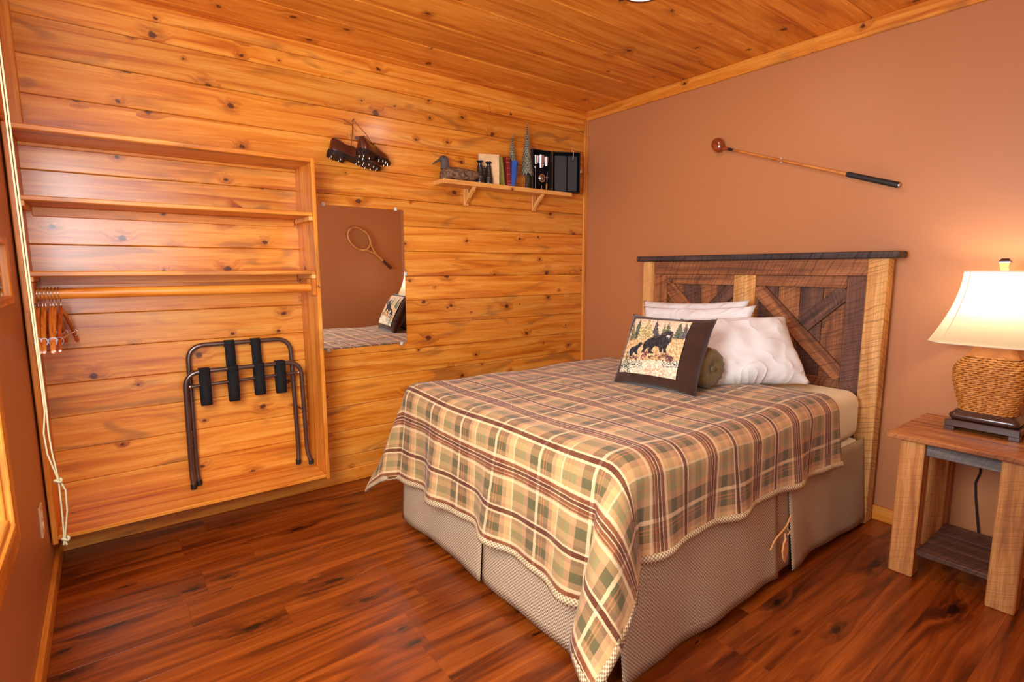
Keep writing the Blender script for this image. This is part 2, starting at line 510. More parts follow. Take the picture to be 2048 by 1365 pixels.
# window of the left wall
win = structure(MB().box((XL-0.085, WY0+0.02, WZ0+0.02), (XL-0.079, WY1-0.02, WZ1-0.02)).build('window_1', None))
t = NT('window_glass')
tr = t.n('BsdfTransparent'); gl = t.n('BsdfGlossy'); gl.inputs['Roughness'].default_value = 0.02
mx = t.n('MixShader'); mx.inputs[0].default_value = 0.06
t.t.links.new(tr.outputs[0], mx.inputs[1]); t.t.links.new(gl.outputs[0], mx.inputs[2]); t.t.links.new(mx.outputs[0], t.out.inputs[0])
win.data.materials.append(t.m)
C = 0.072
box('casing', (XL, WY1, WZ0-C), (XL+0.018, WY1+C, WZ1+C), m_pineZ, win)
box('casing', (XL, WY0-C, WZ0-C), (XL+0.018, WY0, WZ1+C), m_pineZ, win)
box('sill_casing', (XL, WY0, WZ0-C), (XL+0.020, WY1, WZ0), m_pineY, win)
box('head_casing', (XL, WY0, WZ1), (XL+0.018, WY1, WZ1+C), m_pineY, win)
box('jamb', (XL-T, WY1-0.018, WZ0), (XL+0.004, WY1, WZ1), m_pineZ, win)
box('jamb', (XL-T, WY0, WZ0), (XL+0.004, WY0+0.018, WZ1), m_pineZ, win)
box('window_sill', (XL-T, WY0+0.018, WZ0), (XL+0.012, WY1-0.018, WZ0+0.018), m_pineY, win)
box('window_head', (XL-T, WY0+0.018, WZ1-0.018), (XL+0.004, WY1-0.018, WZ1), m_pineY, win)
box('sash_stile', (XL-0.10, WY0+0.018, WZ0+0.018), (XL-0.065, WY0+0.065, WZ1-0.018), m_pineZ, win)
box('sash_stile', (XL-0.10, WY1-0.065, WZ0+0.018), (XL-0.065, WY1-0.018, WZ1-0.018), m_pineZ, win)
box('sash_rail', (XL-0.10, WY0+0.065, WZ0+0.018), (XL-0.065, WY1-0.065, WZ0+0.075), m_pineY, win)
box('sash_rail', (XL-0.10, WY0+0.065, WZ1-0.065), (XL-0.065, WY1-0.065, WZ1-0.018), m_pineY, win)

# recessed ceiling light
cl = thing('recessed_light', 'round recessed ceiling light with bronze rim', 'ceiling light', (-1.066, -1.399, H-0.004))
cx, cy = -1.066, -1.399
m = MB()
m.lathe([(0.080, H+0.001), (0.092, H+0.001), (0.093, H-0.003), (0.089, H-0.005), (0.083, H-0.004), (0.080, H+0.001)], 36, (cx, cy, 0))
m.build('rim', flat('bronze_rim', srgb(90, 42, 20), 0.4), cl, smooth=True, angle=40)
t = NT('lit_lens'); e = t.n('Emission'); e.inputs[0].default_value = (0.9, 0.97, 1.0, 1); e.inputs[1].default_value = 3.0
t.t.links.new(e.outputs[0], t.out.inputs[0])
MB().lathe([(0.001, H-0.003), (0.081, H-0.002), (0.081, H+0.0005), (0.001, H+0.0005)], 36, (cx, cy, 0)).build('lens', t.m, cl)
ld = bpy.data.lights.new('recessed_light_lamp', 'AREA'); ld.shape = 'DISK'; ld.size = 0.13; ld.energy = 5.0; ld.color = (1.0, 0.93, 0.84)
lo_ = bpy.data.objects.new('recessed_light_lamp', ld); link(lo_, cl, (cx, cy, H-0.012))

# ------------------------------------------------------------------ closet unit
cz = thing('closet_unit', 'built-in open pine closet unit with shelves and hanging rod', 'closet', (-2.67, -0.14, 0.15))
CX0, CX1, CD = -3.228, -2.115, 0.28
IX0, IX1 = CX0+0.018, CX1-0.019
box('side_board', (IX1, -CD, 0.152), (CX1, -0.140, 1.776), m_pineZ, cz)
box('side_board', (IX1, -0.138, 0.152), (CX1, -0.001, 1.776), m_pineZ, cz)
box('side_board', (CX0, -CD, 0.146), (IX0, -0.140, 1.776), m_pineZ, cz)
box('side_board', (CX0, -0.138, 0.146), (IX0, -0.001, 1.776), m_pineZ, cz)
box('top_board', (IX0, -CD, 1.756), (IX1, -0.001, 1.776), m_pineX, cz)
box('bottom_board', (IX0, -CD, 0.162), (IX1, -0.001, 0.180), m_pineX, cz)
for z1, th in ((1.519, 0.019), (1.236, 0.019)):
    box('shelf', (IX0+0.001, -CD+0.004, z1-th), (IX1-0.001, -0.020, z1), m_pineX, cz)
    box('cleat', (IX1-0.020, -CD+0.008, z1-th-0.021), (IX1, -0.022, z1-th), m_lpineX, cz, bevel=0.002)
    box('cleat', (IX0, -CD+0.008, z1-th-0.021), (IX0+0.020, -0.022, z1-th), m_lpineX, cz, bevel=0.002)
    box('cleat', (IX0+0.02, -0.019, z1-th-0.038), (IX1-0.02, -0.001, z1-th), m_pineX, cz, bevel=0.002)
box('cleat', (IX0, -0.019, 1.742), (IX1, -0.001, 1.756), m_pineX, cz, bevel=0.002)
# rod, its sockets
RY, RZ, RR = -0.222, 1.149, 0.0215
tube('hanging_rod', [(IX0+0.002, RY, RZ), (-2.65, RY, RZ), (IX1-0.002, RY, RZ)], RR, m_pineX, cz, seg=16)
for x0, x1 in ((IX1-0.018, IX1), (IX0, IX0+0.018)):
    mm = MB().box((x0, RY-0.048, RZ-0.035), (x1, RY+0.048, RZ+0.045), 0.002)
    mm.build('rod_socket', m_pineZ, cz)

# ------------------------------------------------------------------ mirror on the plank wall
mr = thing('wall_mirror', 'frameless rectangular mirror held by clear clips on the plank wall', 'mirror', (-1.782, 0, 0.79))
MX0, MX1, MZ0, MZ1 = -2.044, -1.5215, 0.7915, 1.590
box('mirror_glass', (MX0, -0.0062, MZ0), (MX1, -0.0012, MZ1), m_mirror, mr, bevel=0.0008)
box('mirror_backing', (MX0+0.001, -0.0012, MZ0+0.001), (MX1-0.001, -0.0002, MZ1-0.001), m_edge, mr, bevel=0)
for x, z in ((-1.995, MZ1+0.003), (-1.570, MZ1+0.003), (-2.003, MZ0-0.003), (-1.557, MZ0-0.003), (MX1+0.003, 1.212)):
    mm = MB().box((x-0.009, -0.012, z-0.010), (x+0.009, -0.0062, z+0.010), 0.003)
    ck = mm.build('mirror_clip', m_clear, mr)
    MB().lathe([(0.0005, -0.0145), (0.0035, -0.0142), (0.004, -0.012), (0.0005, -0.0118)], 10, (x, 0, z), 'Y').build('screw', m_chrome, ck, smooth=True)

# ------------------------------------------------------------------ small framed mirror on the left wall
fm = thing('framed_mirror', 'small wooden framed mirror hanging on the left wall', 'mirror', (XL, -0.80, 1.13))
FY1, FY0, FZ0, FZ1 = -0.640, -1.02, 1.135, 1.345
rotz = 0.0
fx0, fx1 = XL+0.001, XL+0.022
s_ = 0.045
box('frame_stile', (fx0, FY1-s_, FZ0), (fx1, FY1, FZ1), m_pineZ, fm)
box('frame_stile', (fx0, FY0, FZ0), (fx1, FY0+s_, FZ1), m_pineZ, fm)
box('frame_rail', (fx0, FY0+s_, FZ0), (fx1, FY1-s_, FZ0+0.026), m_pineY, fm)
box('frame_rail', (fx0, FY0+s_, FZ1-0.026), (fx1, FY1-s_, FZ1), m_pineY, fm)
box('mirror_glass', (fx0, FY0+s_, FZ0+0.026), (fx0+0.010, FY1-s_, FZ1-0.026), m_mirror, fm, bevel=0)

# ------------------------------------------------------------------ outlets
def outlet(name, label, c, nrm):
    o = thing(name, label, 'outlet', c, 'electrical outlets')
    cx, cy, cz_ = c
    if nrm == 'X':
        p = MB().box((cx, cy-0.036, cz_-0.058), (cx+0.007, cy+0.036, cz_+0.058), 0.003)
        q = [MB().lathe([(0.001, cx+0.006), (0.016, cx+0.006), (0.016, cx+0.009), (0.001, cx+0.009)], 16, (0, cy, cz_+d), 'X') for d in (-0.02, 0.02)]
    else:
        p = MB().box((cx-0.036, cy-0.007, cz_-0.058), (cx+0.036, cy, cz_+0.058), 0.003)
        q = [MB().lathe([(0.001, cy-0.009), (0.016, cy-0.009), (0.016, cy-0.006), (0.001, cy-0.006)], 16, (cx, 0, cz_+d), 'Y') for d in (-0.02, 0.02)]
    p.build('cover_plate', m_ivory, o)
    for s in q: s.build('socket', flat('ivory_socket', srgb(236, 214, 176), 0.35), o)
    return o
outlet('wall_outlet', 'ivory outlet plate low on the left wall beside the closet', (XL, -0.485, 0.335), 'X')
outlet('wall_outlet', 'cream outlet plate on the plank wall half hidden by the bedspread', (-1.553, 0.0, 0.322), 'Y')

# ------------------------------------------------------------------ blind cord
cd = thing('blind_cord', 'knotted white blind cord hanging in front of the closet', 'cord', (-3.138, -1.1, 0.48))
cxx, cyy = -3.138, -1.10
def cpath(pts): return [(cxx+dx+(-0.007)*(z-1.16), cyy, z) for dx, z in pts]
tube('cord_strand', cpath([(0.0, 2.2), (0.0, 1.75), (-0.001, 1.3), (0.0, 1.0), (0.0, 0.86), (-0.008, 0.80), (-0.006, 0.74), (0.004, 0.69), (0.009, 0.662)]), 0.0022, m_whitecord, cd, 8)
tube('cord_strand', cpath([(0.006, 2.2), (0.006, 1.75), (0.005, 1.3), (0.004, 1.0), (0.004, 0.86), (0.002, 0.80), (0.004, 0.74), (0.008, 0.69), (0.010, 0.662)]), 0.0022, m_whitecord, cd, 8)
tube('cord_strand', cpath([(0.010, 0.662), (0.009, 0.60), (0.008, 0.55), (0.006, 0.492)]), 0.0022, m_whitecord, cd, 8)
tube('cord_strand', cpath([(0.012, 0.662), (0.022, 0.63), (0.020, 0.57), (0.008, 0.492)]), 0.0022, m_whitecord, cd, 8)
for z in (0.660, 0.488):
    kz = [(cxx+0.009+0.007*math.cos(a)+(-0.007)*(z-1.16), cyy+0.006*math.sin(a), z+0.004*math.sin(2*a)) for a in [i*2*PI/14 for i in range(14)]]
    tube('knot', kz, 0.0034, m_whitecord, cd, 8, closed=True)
tube('frayed_end', cpath([(0.006, 0.488), (0.010, 0.470)]), 0.0026, m_whitecord, cd, 6)
tube('frayed_end', cpath([(0.007, 0.488), (0.003, 0.472)]), 0.0026, m_whitecord, cd, 6)
box('headrail', (XL+0.022, WY0-0.02, 2.135), (XL+0.108, WY1+0.075, 2.20), flat('blind_white', srgb(230, 224, 210), 0.5), cd)
# ------------------------------------------------------------------ headboard
hb = thing('headboard', 'rustic barn-wood headboard with two cross-braced panels', 'headboard', (-0.07, -1.363, 0))
HF = -0.110
box('post', (HF, -0.748, 0), (-0.034, -0.660, 1.288), mb_paleZ, hb, 0.004)
box('post', (HF, -2.068, 0), (-0.034, -1.984, 1.288), mb_blondZ, hb, 0.004)
box('cap_board', (HF-0.016, -2.112, 1.288), (-0.022, -0.614, 1.321), mb_blackY, hb, 0.005)
box('top_rail', (HF+0.008, -1.984, 1.206), (-0.045, -0.748, 1.288), mb_brownY, hb, 0.003)
box('stile', (HF+0.016, -0.840, 0.30), (-0.045, -0.748, 1.206), mb_brownZ, hb, 0.003)
box('stile', (HF+0.016, -1.984, 0.30), (-0.045, -1.895, 1.206), mb_darkZ, hb, 0.003)
box('stile', (HF+0.016, -1.367, 0.30), (-0.045, -1.303, 1.206), mb_blondZ, hb, 0.003)
box('stile', (HF+0.013, -1.434, 0.30), (-0.045, -1.368, 1.206), mb_blondZ, hb, 0.003)
for y0, y1 in ((-1.303, -0.840), (-1.895, -1.434)):
    box('rail', (HF+0.020, y0, 1.146), (-0.045, y1, 1.206), mb_brownY, hb, 0.003)
    box('rail', (HF+0.020, y0, 0.615), (-0.045, y1, 0.690), mb_brownY, hb, 0.003)
    w = (y1-y0)/4
    mats = [mb_darkZ, mb_brownZ, mb_darkZ, mb_brownZ]
    for k in range(4):
        box('panel_plank', (-0.066, y0+k*w+0.001, 0.30), (-0.040, y0+(k+1)*w-0.001, 1.15), mats[(k+(y0 < -1.5)) % 4], hb, 0.003)
    # cross braces: one whole, the other in two halves
    a = Vector((0, y1, 1.146)); b = Vector((0, y0, 0.690))
    bw = 0.078
    def brace(p, q, name, mat, x0, x1):
        d = Vector((0, q[0]-p[0], q[1]-p[1])); L_ = d.length
        ang = math.atan2(d.z, d.y)
        mm = MB().box((-(x1-x0)/2, -L_/2, -bw/2), ((x1-x0)/2, L_/2, bw/2), 0.003)
        o = bpy.data.objects.new(name, None)
        ob = mm.build(name, mat, None, origin=(0, 0, 0))
        bpy.data.objects.remove(o)
        ob.parent = hb
        ob.location = Vector(((x0+x1)/2, (p[0]+q[0])/2, (p[1]+q[1])/2)) - WL[hb.name]
        ob.rotation_euler = (ang, 0, 0)
        WL[ob.name] = Vector(((x0+x1)/2, (p[0]+q[0])/2, (p[1]+q[1])/2))
        return ob
    tl, tr_, bl, br = (y1-0.01, 1.128), (y0+0.01, 1.128), (y1-0.01, 0.708), (y0+0.01, 0.708)
    cc = ((y0+y1)/2, 0.918)
    def toward(p, q, d):
        v = Vector((q[0]-p[0], q[1]-p[1])).normalized()*d
        return (p[0]+v.x, p[1]+v.y)
    brace(toward(tl, cc, -0.012), toward(br, cc, -0.012), 'brace', mb_brownY, HF+0.024, -0.066)
    brace(toward(tr_, cc, -0.012), toward(cc, tr_, 0.042), 'brace', mb_darkY, HF+0.024, -0.066)
    brace(toward(cc, bl, 0.042), toward(bl, cc, -0.012), 'brace', mb_brownY, HF+0.024, -0.066)

# ------------------------------------------------------------------ bed
bed = thing('bed', 'double bed with cream mattress and woven tan bed skirt', 'bed', (-1.0, -1.355, 0))
BX0, BX1, BY0, BY1 = -1.865, -0.128, -2.020, -0.685      # mattress footprint
def soft_box(lo, hi, r, n=5):
    """box with rounded edges via a superellipse style grid"""
    mm = bmesh.new()
    bmesh.ops.create_cube(mm, size=1)
    for v in mm.verts:
        v.co = Vector([lo[i] if v.co[i] < 0 else hi[i] for i in range(3)])
    bmesh.ops.bevel(mm, geom=list(mm.edges), offset=r, segments=n, profile=0.5, affect='EDGES')
    b = MB(); mm.verts.ensure_lookup_table()
    b.add([v.co.copy() for v in mm.verts], [tuple(v.index for v in f.verts) for f in mm.faces])
    mm.free()
    return b
soft_box((BX0, BY0, 0.425), (BX1, BY1, 0.662), 0.06).build('mattress', m_cream, bed, smooth=True)
soft_box((BX0+0.005, BY0+0.005, 0.19), (BX1, BY1-0.005, 0.425), 0.02, 3).build('box_spring', m_cream, bed, smooth=True, angle=40)
for x in (BX0+0.12, BX1-0.06):
    for yy in (BY0+0.08, BY1-0.08):
        box('leg', (x-0.03, yy-0.03, 0.0), (x+0.03, yy+0.03, 0.19), mb_brownZ, bed)

def tweed(name, c1, c2, scale):
    t = NT(name)
    u = t.sep(t.uv())
    a = t.math('SINE', t.math('MULTIPLY', u[0], scale)); b = t.math('SINE', t.math('MULTIPLY', u[1], scale))
    k = t.math('MULTIPLY', a, b)
    nz = t.noise(t.vec(t.math('MULTIPLY', u[0], 400), t.math('MULTIPLY', u[1], 400), 0), 1, 2)
    f = t.math('ADD', t.maprange(k, -0.3, 0.3, 0, 1), t.math('MULTIPLY', t.math('SUBTRACT', nz, 0.5), 0.8), clamp=True)
    col = t.mix(f, c1, c2)
    t.bump(k, 0.5, 0.002)
    return t.fin(col, 0.95, 0.15)
m_tweed = tweed('tan_woven_tweed', srgb(146, 116, 86), srgb(214, 190, 158), 2*PI/0.0125)
m_bind = tweed('cream_woven_binding', srgb(150, 118, 84), srgb(226, 202, 160), 2*PI/0.0125)

def skirt(name, p0, p1, out, ztop, zbot, wav, seed, flare=0.035, curl=0.0):
    """hanging panel from p0 to p1 (xy), outward direction out"""
    rr = random.Random(seed)
    p0 = Vector((*p0, 0)); p1 = Vector((*p1, 0)); o = Vector((*out, 0))
    L_ = (p1-p0).length; n = max(12, int(L_/0.025)); mz = 12
    ph = [rr.uniform(0, 6.28) for _ in range(3)]
    P = []; U = []
    for i in range(n+1):
        s = i/n; row = []; ur = []
        for k in range(mz+1):
            tt = k/mz
            w = wav*tt*(math.sin(s*L_*11+ph[0]) + 0.6*math.sin(s*L_*23+ph[1]))
            e = flare*tt + w + curl*tt*(math.exp(-(s*L_/0.10)**2) + math.exp(-((1-s)*L_/0.10)**2))
            z = ztop + (zbot-ztop)*tt + 0.006*tt*math.sin(s*L_*7+ph[2])
            q = p0.lerp(p1, s) + o*e
            row.append((q.x, q.y, z)); ur.append((s*L_+0.01, tt*(ztop-zbot)+0.01))
        P.append(row); U.append(ur)
    ob = MB().grid(P, U).build(name, m_tweed, bed, smooth=True)
    sm = ob.modifiers.new('thick', 'SOLIDIFY'); sm.thickness = 0.004; sm.offset = 0
    return ob
SKY, SKX = BY0-0.012, BX0-0.010
skirt('skirt_panel', (SKX, -0.675), (SKX, -1.366), (-1, 0), 0.43, 0.028, 0.004, 1, 0.020)
skirt('skirt_panel', (SKX, -1.371), (SKX, SKY), (-1, 0), 0.43, 0.028, 0.004, 2, 0.020)
skirt('skirt_panel', (SKX, SKY), (-0.952, SKY), (0, -1), 0.43, 0.028, 0.006, 3, 0.026, 0.012)
skirt('skirt_panel', (-0.862, SKY), (-0.115, SKY), (0, -1), 0.43, 0.030, 0.006, 8, 0.026, 0.012)
skirt('skirt_pleat', (-0.985, SKY+0.004), (-0.832, SKY+0.004), (0, -1), 0.43, 0.034, 0.002, 9, 0.022)
skirt('skirt_panel', (SKX, BY1+0.012), (-0.115, BY1+0.012), (0, 1), 0.43, 0.028, 0.004, 5, 0.02)
# leather tie with a leaf shaped toggle on the pleat
m_leath = flat('tan_leather', srgb(214, 150, 92), 0.6)
TX, TY, TZ = -0.985, -2.082, 0.245
tube('tie_cord', rounded_path([(TX-0.075, TY+0.004, TZ-0.055), (TX-0.068, TY-0.006, TZ-0.012), (TX-0.03, TY-0.010, TZ+0.006), (TX+0.02, TY-0.008, TZ+0.02), (TX+0.06, TY+0.0, TZ+0.045)], 0.02), 0.0035, m_leath, bed, 8)
tube('tie_cord', [(TX+0.012, TY-0.010, TZ+0.01), (TX+0.028, TY-0.016, TZ-0.004), (TX+0.010, TY-0.016, TZ-0.014), (TX-0.008, TY-0.014, TZ-0.002), (TX-0.006, TY-0.016, TZ-0.03)], 0.003, m_leath, bed, 8)
leaf = [(0, 0.0), (0.012, -0.02), (0.020, -0.05), (0.016, -0.075), (0.004, -0.100), (-0.012, -0.078), (-0.020, -0.05), (-0.014, -0.02)]
MB().prism([(TX-0.006+u, TZ-0.02+v) for u, v in leaf], 'Y', TY-0.020, TY-0.014).build('leaf_toggle', m_leath, bed)

# ------------------------------------------------------------------ bedspread
def plaid():
    t = NT('brown_green_plaid')
    u = t.sep(t.uv())
    # u: across the stripes that run over the width of the bed, v: the other way
    wv = t.noise(t.vec(t.math('MULTIPLY', u[0], 300), t.math('MULTIPLY', u[1], 300), 0), 1, 2)
    jit = t.math('MULTIPLY', t.math('SUBTRACT', t.noise(t.vec(t.math('MULTIPLY', u[0], 60), t.math('MULTIPLY', u[1], 60), 2), 1, 2), 0.5), 0.004)
    a = t.math('FRACT', t.math('DIVIDE', t.math('ADD', u[0], jit), 0.285))
    b = t.math('FRACT', t.math('DIVIDE', t.math('ADD', u[1], jit), 0.243))
    cream, tan, mauve, sage, olive = srgb(228, 198, 150), srgb(210, 162, 106), srgb(176, 130, 92), srgb(144, 130, 84), srgb(70, 62, 40)
    brown, dbrown, rust = srgb(128, 66, 40), srgb(98, 48, 30), srgb(184, 98, 54)
    lcream = srgb(222, 192, 148)
    # alpha of the ramp = how strongly the stripe covers the other direction
    A = t.ramp(a, [(0.0, (*brown, .86)), (0.035, (*cream, .6)), (0.045, (*dbrown, .9)), (0.085, (*cream, .6)), (0.095, (*brown, .86)), (0.13, (*mauve, .6)),
                   (0.142, (*brown, .8)), (0.165, (*tan, .45)), (0.18, (*cream, .7)), (0.215, (*tan, .42)), (0.30, (*sage, .32)), (0.42, (*tan, .36)),
                   (0.50, (*mauve, .42)), (0.545, (*cream, .7)), (0.57, (*dbrown, .9)), (0.625, (*cream, .7)), (0.65, (*mauve, .42)), (0.70, (*tan, .36)),
                   (0.78, (*sage, .32)), (0.88, (*tan, .42)), (0.945, (*cream, .75)), (0.98, (*tan, .6)), (0.985, (*brown, .86))], 'CONSTANT')
    Bc = t.ramp(b, [(0.0, lcream), (0.035, olive), (0.20, mauve), (0.30, sage), (0.40, rust), (0.412, sage), (0.47, rust), (0.482, sage), (0.55, lcream), (0.575, tan),
                    (0.68, mauve), (0.76, olive), (0.86, rust), (0.872, olive), (0.91, rust), (0.922, olive), (0.98, lcream)], 'CONSTANT')
    col = t.mix(A[1], Bc[0], A[0])
    col = t.mix(t.math('MULTIPLY', wv, 0.22), col, srgb(240, 226, 200), 'MULTIPLY')
    t.bump(wv, 0.25, 0.002)
    return t.fin(col, 0.92, 0.2, sheen=0.15)
m_plaid = plaid()
CR = 0.075; ZT = 0.688
XF, XH = -1.888, -0.42            # foot edge, head edge of the cloth
YN, YF = -2.046, -0.655           # near, far edges
AF, AN, AFAR = 0.485, 0.350, 0.36 # overhang lengths
def cover_pt(p, q, off=0.0):
    """p: distance from head edge towards the foot, q: distance from near hem to far hem"""
    flatL = (XH-(XF+CR)); flatW = (YF-CR)-(YN+CR)
    a = max(0.0, p-flatL); yq = q-AN
    b = max(0.0, -yq); c = max(0.0, yq-flatW)
    x0 = XH-min(p, flatL); y0 = YN+CR+min(max(yq, 0), flatW)
    z0 = ZT + 0.006*math.sin(p*5.1+1)*math.sin(q*4.3) + 0.004*math.sin(p*13+q*9) - 0.010*max(0, (0.25-p)/0.25)
    s = math.hypot(a, max(b, c))
    if s < 1e-9: return Vector((x0, y0, z0+off))
    dx, dy = (-a/s, ((-b if b > 0 else c)/s))
    th = math.atan2(max(b, c), a)                      # 0 foot .. pi/2 side
    arc = CR*PI/2
    if s < arc:
        out = CR*math.sin(s/CR); dz = CR*(1-math.cos(s/CR))
        out += off*math.sin(s/CR); dz -= off*math.cos(s/CR)
    else:
        h = s-arc
        corner = math.sin(PI*(th/(PI/2))**0.75)**2 if a > 0 and max(b, c) > 0 else 0.0
        foot = a > 0 and max(b, c) <= 0
        along = q if foot or a > 0 else p
        fl = 0.10 if a > max(b, c) else 0.05
        amp = 0.055*h
        wv = amp*(math.sin(along*16.0+0.6) + 0.5*math.sin(along*29.0+2.0))*(1-0.6*corner)
        ear = corner*h*(0.58 if b > 0 else 0.30)
        e = fl*h + ear + wv
        out = CR + e + off
        dz = CR + math.sqrt(max(h*h*0.999-(ear*0.9+fl*h)**2, 0.2*h*h))
    return Vector((x0+dx*out, y0+dy*out, z0-dz))
PL = (XH-(XF+CR))+AF; QL = AN+((YF-CR)-(YN+CR))+AFAR
def head_edge(q):       # the head edge is not quite straight
    return 0.10*math.sin(q/QL*PI) + 0.10*max(0, (0.36-q))
NP, NQ = 110, 130
P = []; U = []
for i in range(NP+1):
    row = []; ur = []
    for k in range(NQ+1):
        q = QL*k/NQ
        p = head_edge(q) + (PL-head_edge(q))*i/NP
        row.append(cover_pt(p, q)); ur.append((p+0.150, q+0.125))
    P.append(row); U.append(ur)
cover = MB().grid(P, U).build('bedspread', m_plaid, None, smooth=True)
sm = cover.modifiers.new('thick', 'SOLIDIFY'); sm.thickness = 0.006; sm.offset = 1.0
tag(cover, 'brown, green and cream plaid bedspread draped over the bed', 'bedspread')
# woven binding along the hem: near side, foot, far side
path = [(p, 0.0) for p in np.linspace(head_edge(0), PL, 60)] + [(PL, q) for q in np.linspace(0, QL, 90)[1:]] + [(p, QL) for p in np.linspace(PL, head_edge(QL), 60)[1:]]
def inward(p, q, d):
    return (p-(d if p > PL-1e-6 else 0), q+(d if q < 1e-6 else 0)-(d if q > QL-1e-6 else 0))
rows = []; urs = []; acc = 0; prev = None
for (p, q) in path:
    if prev is not None: acc += math.hypot(p-prev[0], q-prev[1])
    prev = (p, q)
    pi_, qi_ = inward(p, q, 0.026)
    pm, qm = inward(p, q, 0.013)
    rows.append([cover_pt(pi_, qi_, 0.008), cover_pt(pm, qm, 0.012), cover_pt(p, q, 0.009), cover_pt(p, q, -0.004), cover_pt(pm, qm, -0.006)])
    urs.append([(acc+.01, 0.01), (acc+.01, 0.023), (acc+.01, 0.036), (acc+.01, 0.042), (acc+.01, 0.055)])
MB().grid(rows, urs, wrap=True).build('hem_binding', m_bind, cover, smooth=True)

# ------------------------------------------------------------------ pillows
def pillow_pts(w, h, t, n=30, seed=0, pinch=0.07, wr=0.004):
    rr = random.Random(seed); ph = [rr.uniform(0, 6.28) for _ in range(8)]
    def f(u, v, side):
        e = (1-abs(u)**3.0)*(1-abs(v)**3.0)
        z = side*t/2*max(e, 0)**0.5
        x = w/2*u*(1-pinch*(1-v*v)*abs(u)**2)
        y = h/2*v*(1-pinch*(1-u*u)*abs(v)**2)
        c = (abs(u)*abs(v))**4
        z += wr*max(e, 0)**0.3*(math.sin(4*u+7*v+ph[0]) + math.sin(9*u-5*v+ph[1]) + 0.7*math.sin(13*u+3*v+ph[2]) + 0.6*math.sin(17*v-4*u+ph[3]))*(1 if side > 0 else -1)
        # creases that fan out of the corners
        for (su, sv, k) in ((1, 1, 4), (-1, 1, 5), (1, -1, 6), (-1, -1, 7)):
            d = math.hypot(u-su, v-sv); a = math.atan2(v-sv, u-su)
            z += wr*1.6*math.exp(-(d/0.55)**2)*math.sin(9*a+ph[k])*max(e, 0)**0.3*side
        return Vector((x*(1+0.03*c), y*(1+0.03*c), z))
    g = []
    for side in (1, -1):
        P = [[f(-1+2*i/n, -1+2*k/n, side) for k in range(n+1)] for i in range(n+1)]
        g.append(P)
    return g
def frame(origin, ex, ey):
    ex = Vector(ex).normalized(); ey = Vector(ey); ey = (ey-ex*ey.dot(ex)).normalized(); ez = ex.cross(ey)
    return Matrix(((ex.x, ey.x, ez.x, origin[0]), (ex.y, ey.y, ez.y, origin[1]), (ex.z, ey.z, ez.z, origin[2]), (0, 0, 0, 1)))
def pillow(name, label, w, h, t, M_, mat, cat='pillow', group=None, seed=0, wr=0.004, pinch=0.07):
    g = pillow_pts(w, h, t, 34, seed, pinch, wr)
    b = MB()
    for s, P in enumerate(g): b.grid(P, None, flip=(s == 1))
    b.xform(M_)
    o = b.build(name, mat, None, smooth=True)
    bm = bmesh.new(); bm.from_mesh(o.data); bmesh.ops.remove_doubles(bm, verts=bm.verts, dist=0.0008)
    bmesh.ops.recalc_face_normals(bm, faces=bm.faces); bm.to_mesh(o.data); bm.free()
    return tag(o, label, cat, group)
G_P = 'white bed pillows'
# ex: along the width, ey: up the pillow
pillow('bed_pillow', 'white pillow furthest back against the headboard, its top edge highest', 0.70, 0.38, 0.17,
       frame((-0.225, -1.115, 0.862), (0, -1, 0.05), (0.12, 0, 1)), m_white, group=G_P, seed=3, wr=0.0035)
pillow('bed_pillow', 'white pillow in the middle, between the back pillow and the bear cushion', 0.68, 0.36, 0.16,
       frame((-0.405, -1.245, 0.858), (0.03, -1, 0.06), (0.28, 0, 1)), m_white, group=G_P, seed=11, wr=0.0035)
pillow('bed_pillow', 'large front white pillow nearest the lamp, leaning on the others', 0.53, 0.385, 0.18,
       frame((-0.500, -1.612, 0.842), (0.80, -0.58, 0.02), (0.10, 0.22, 0.279)), m_white, group=G_P, seed=21, wr=0.004)

# bear cushion
BM = frame((-0.928, -1.455, 0.852), (0.10, -0.99, 0.010), (0.46, 0.02, 0.90))
BW, BH, BT = 0.430, 0.362, 0.125
bear = pillow('bear_cushion', 'brown suede cushion with a woven bear and cub picture', BW, BH, BT, BM, m_suede, 'cushion', seed=7, wr=0.002, pinch=0.05)
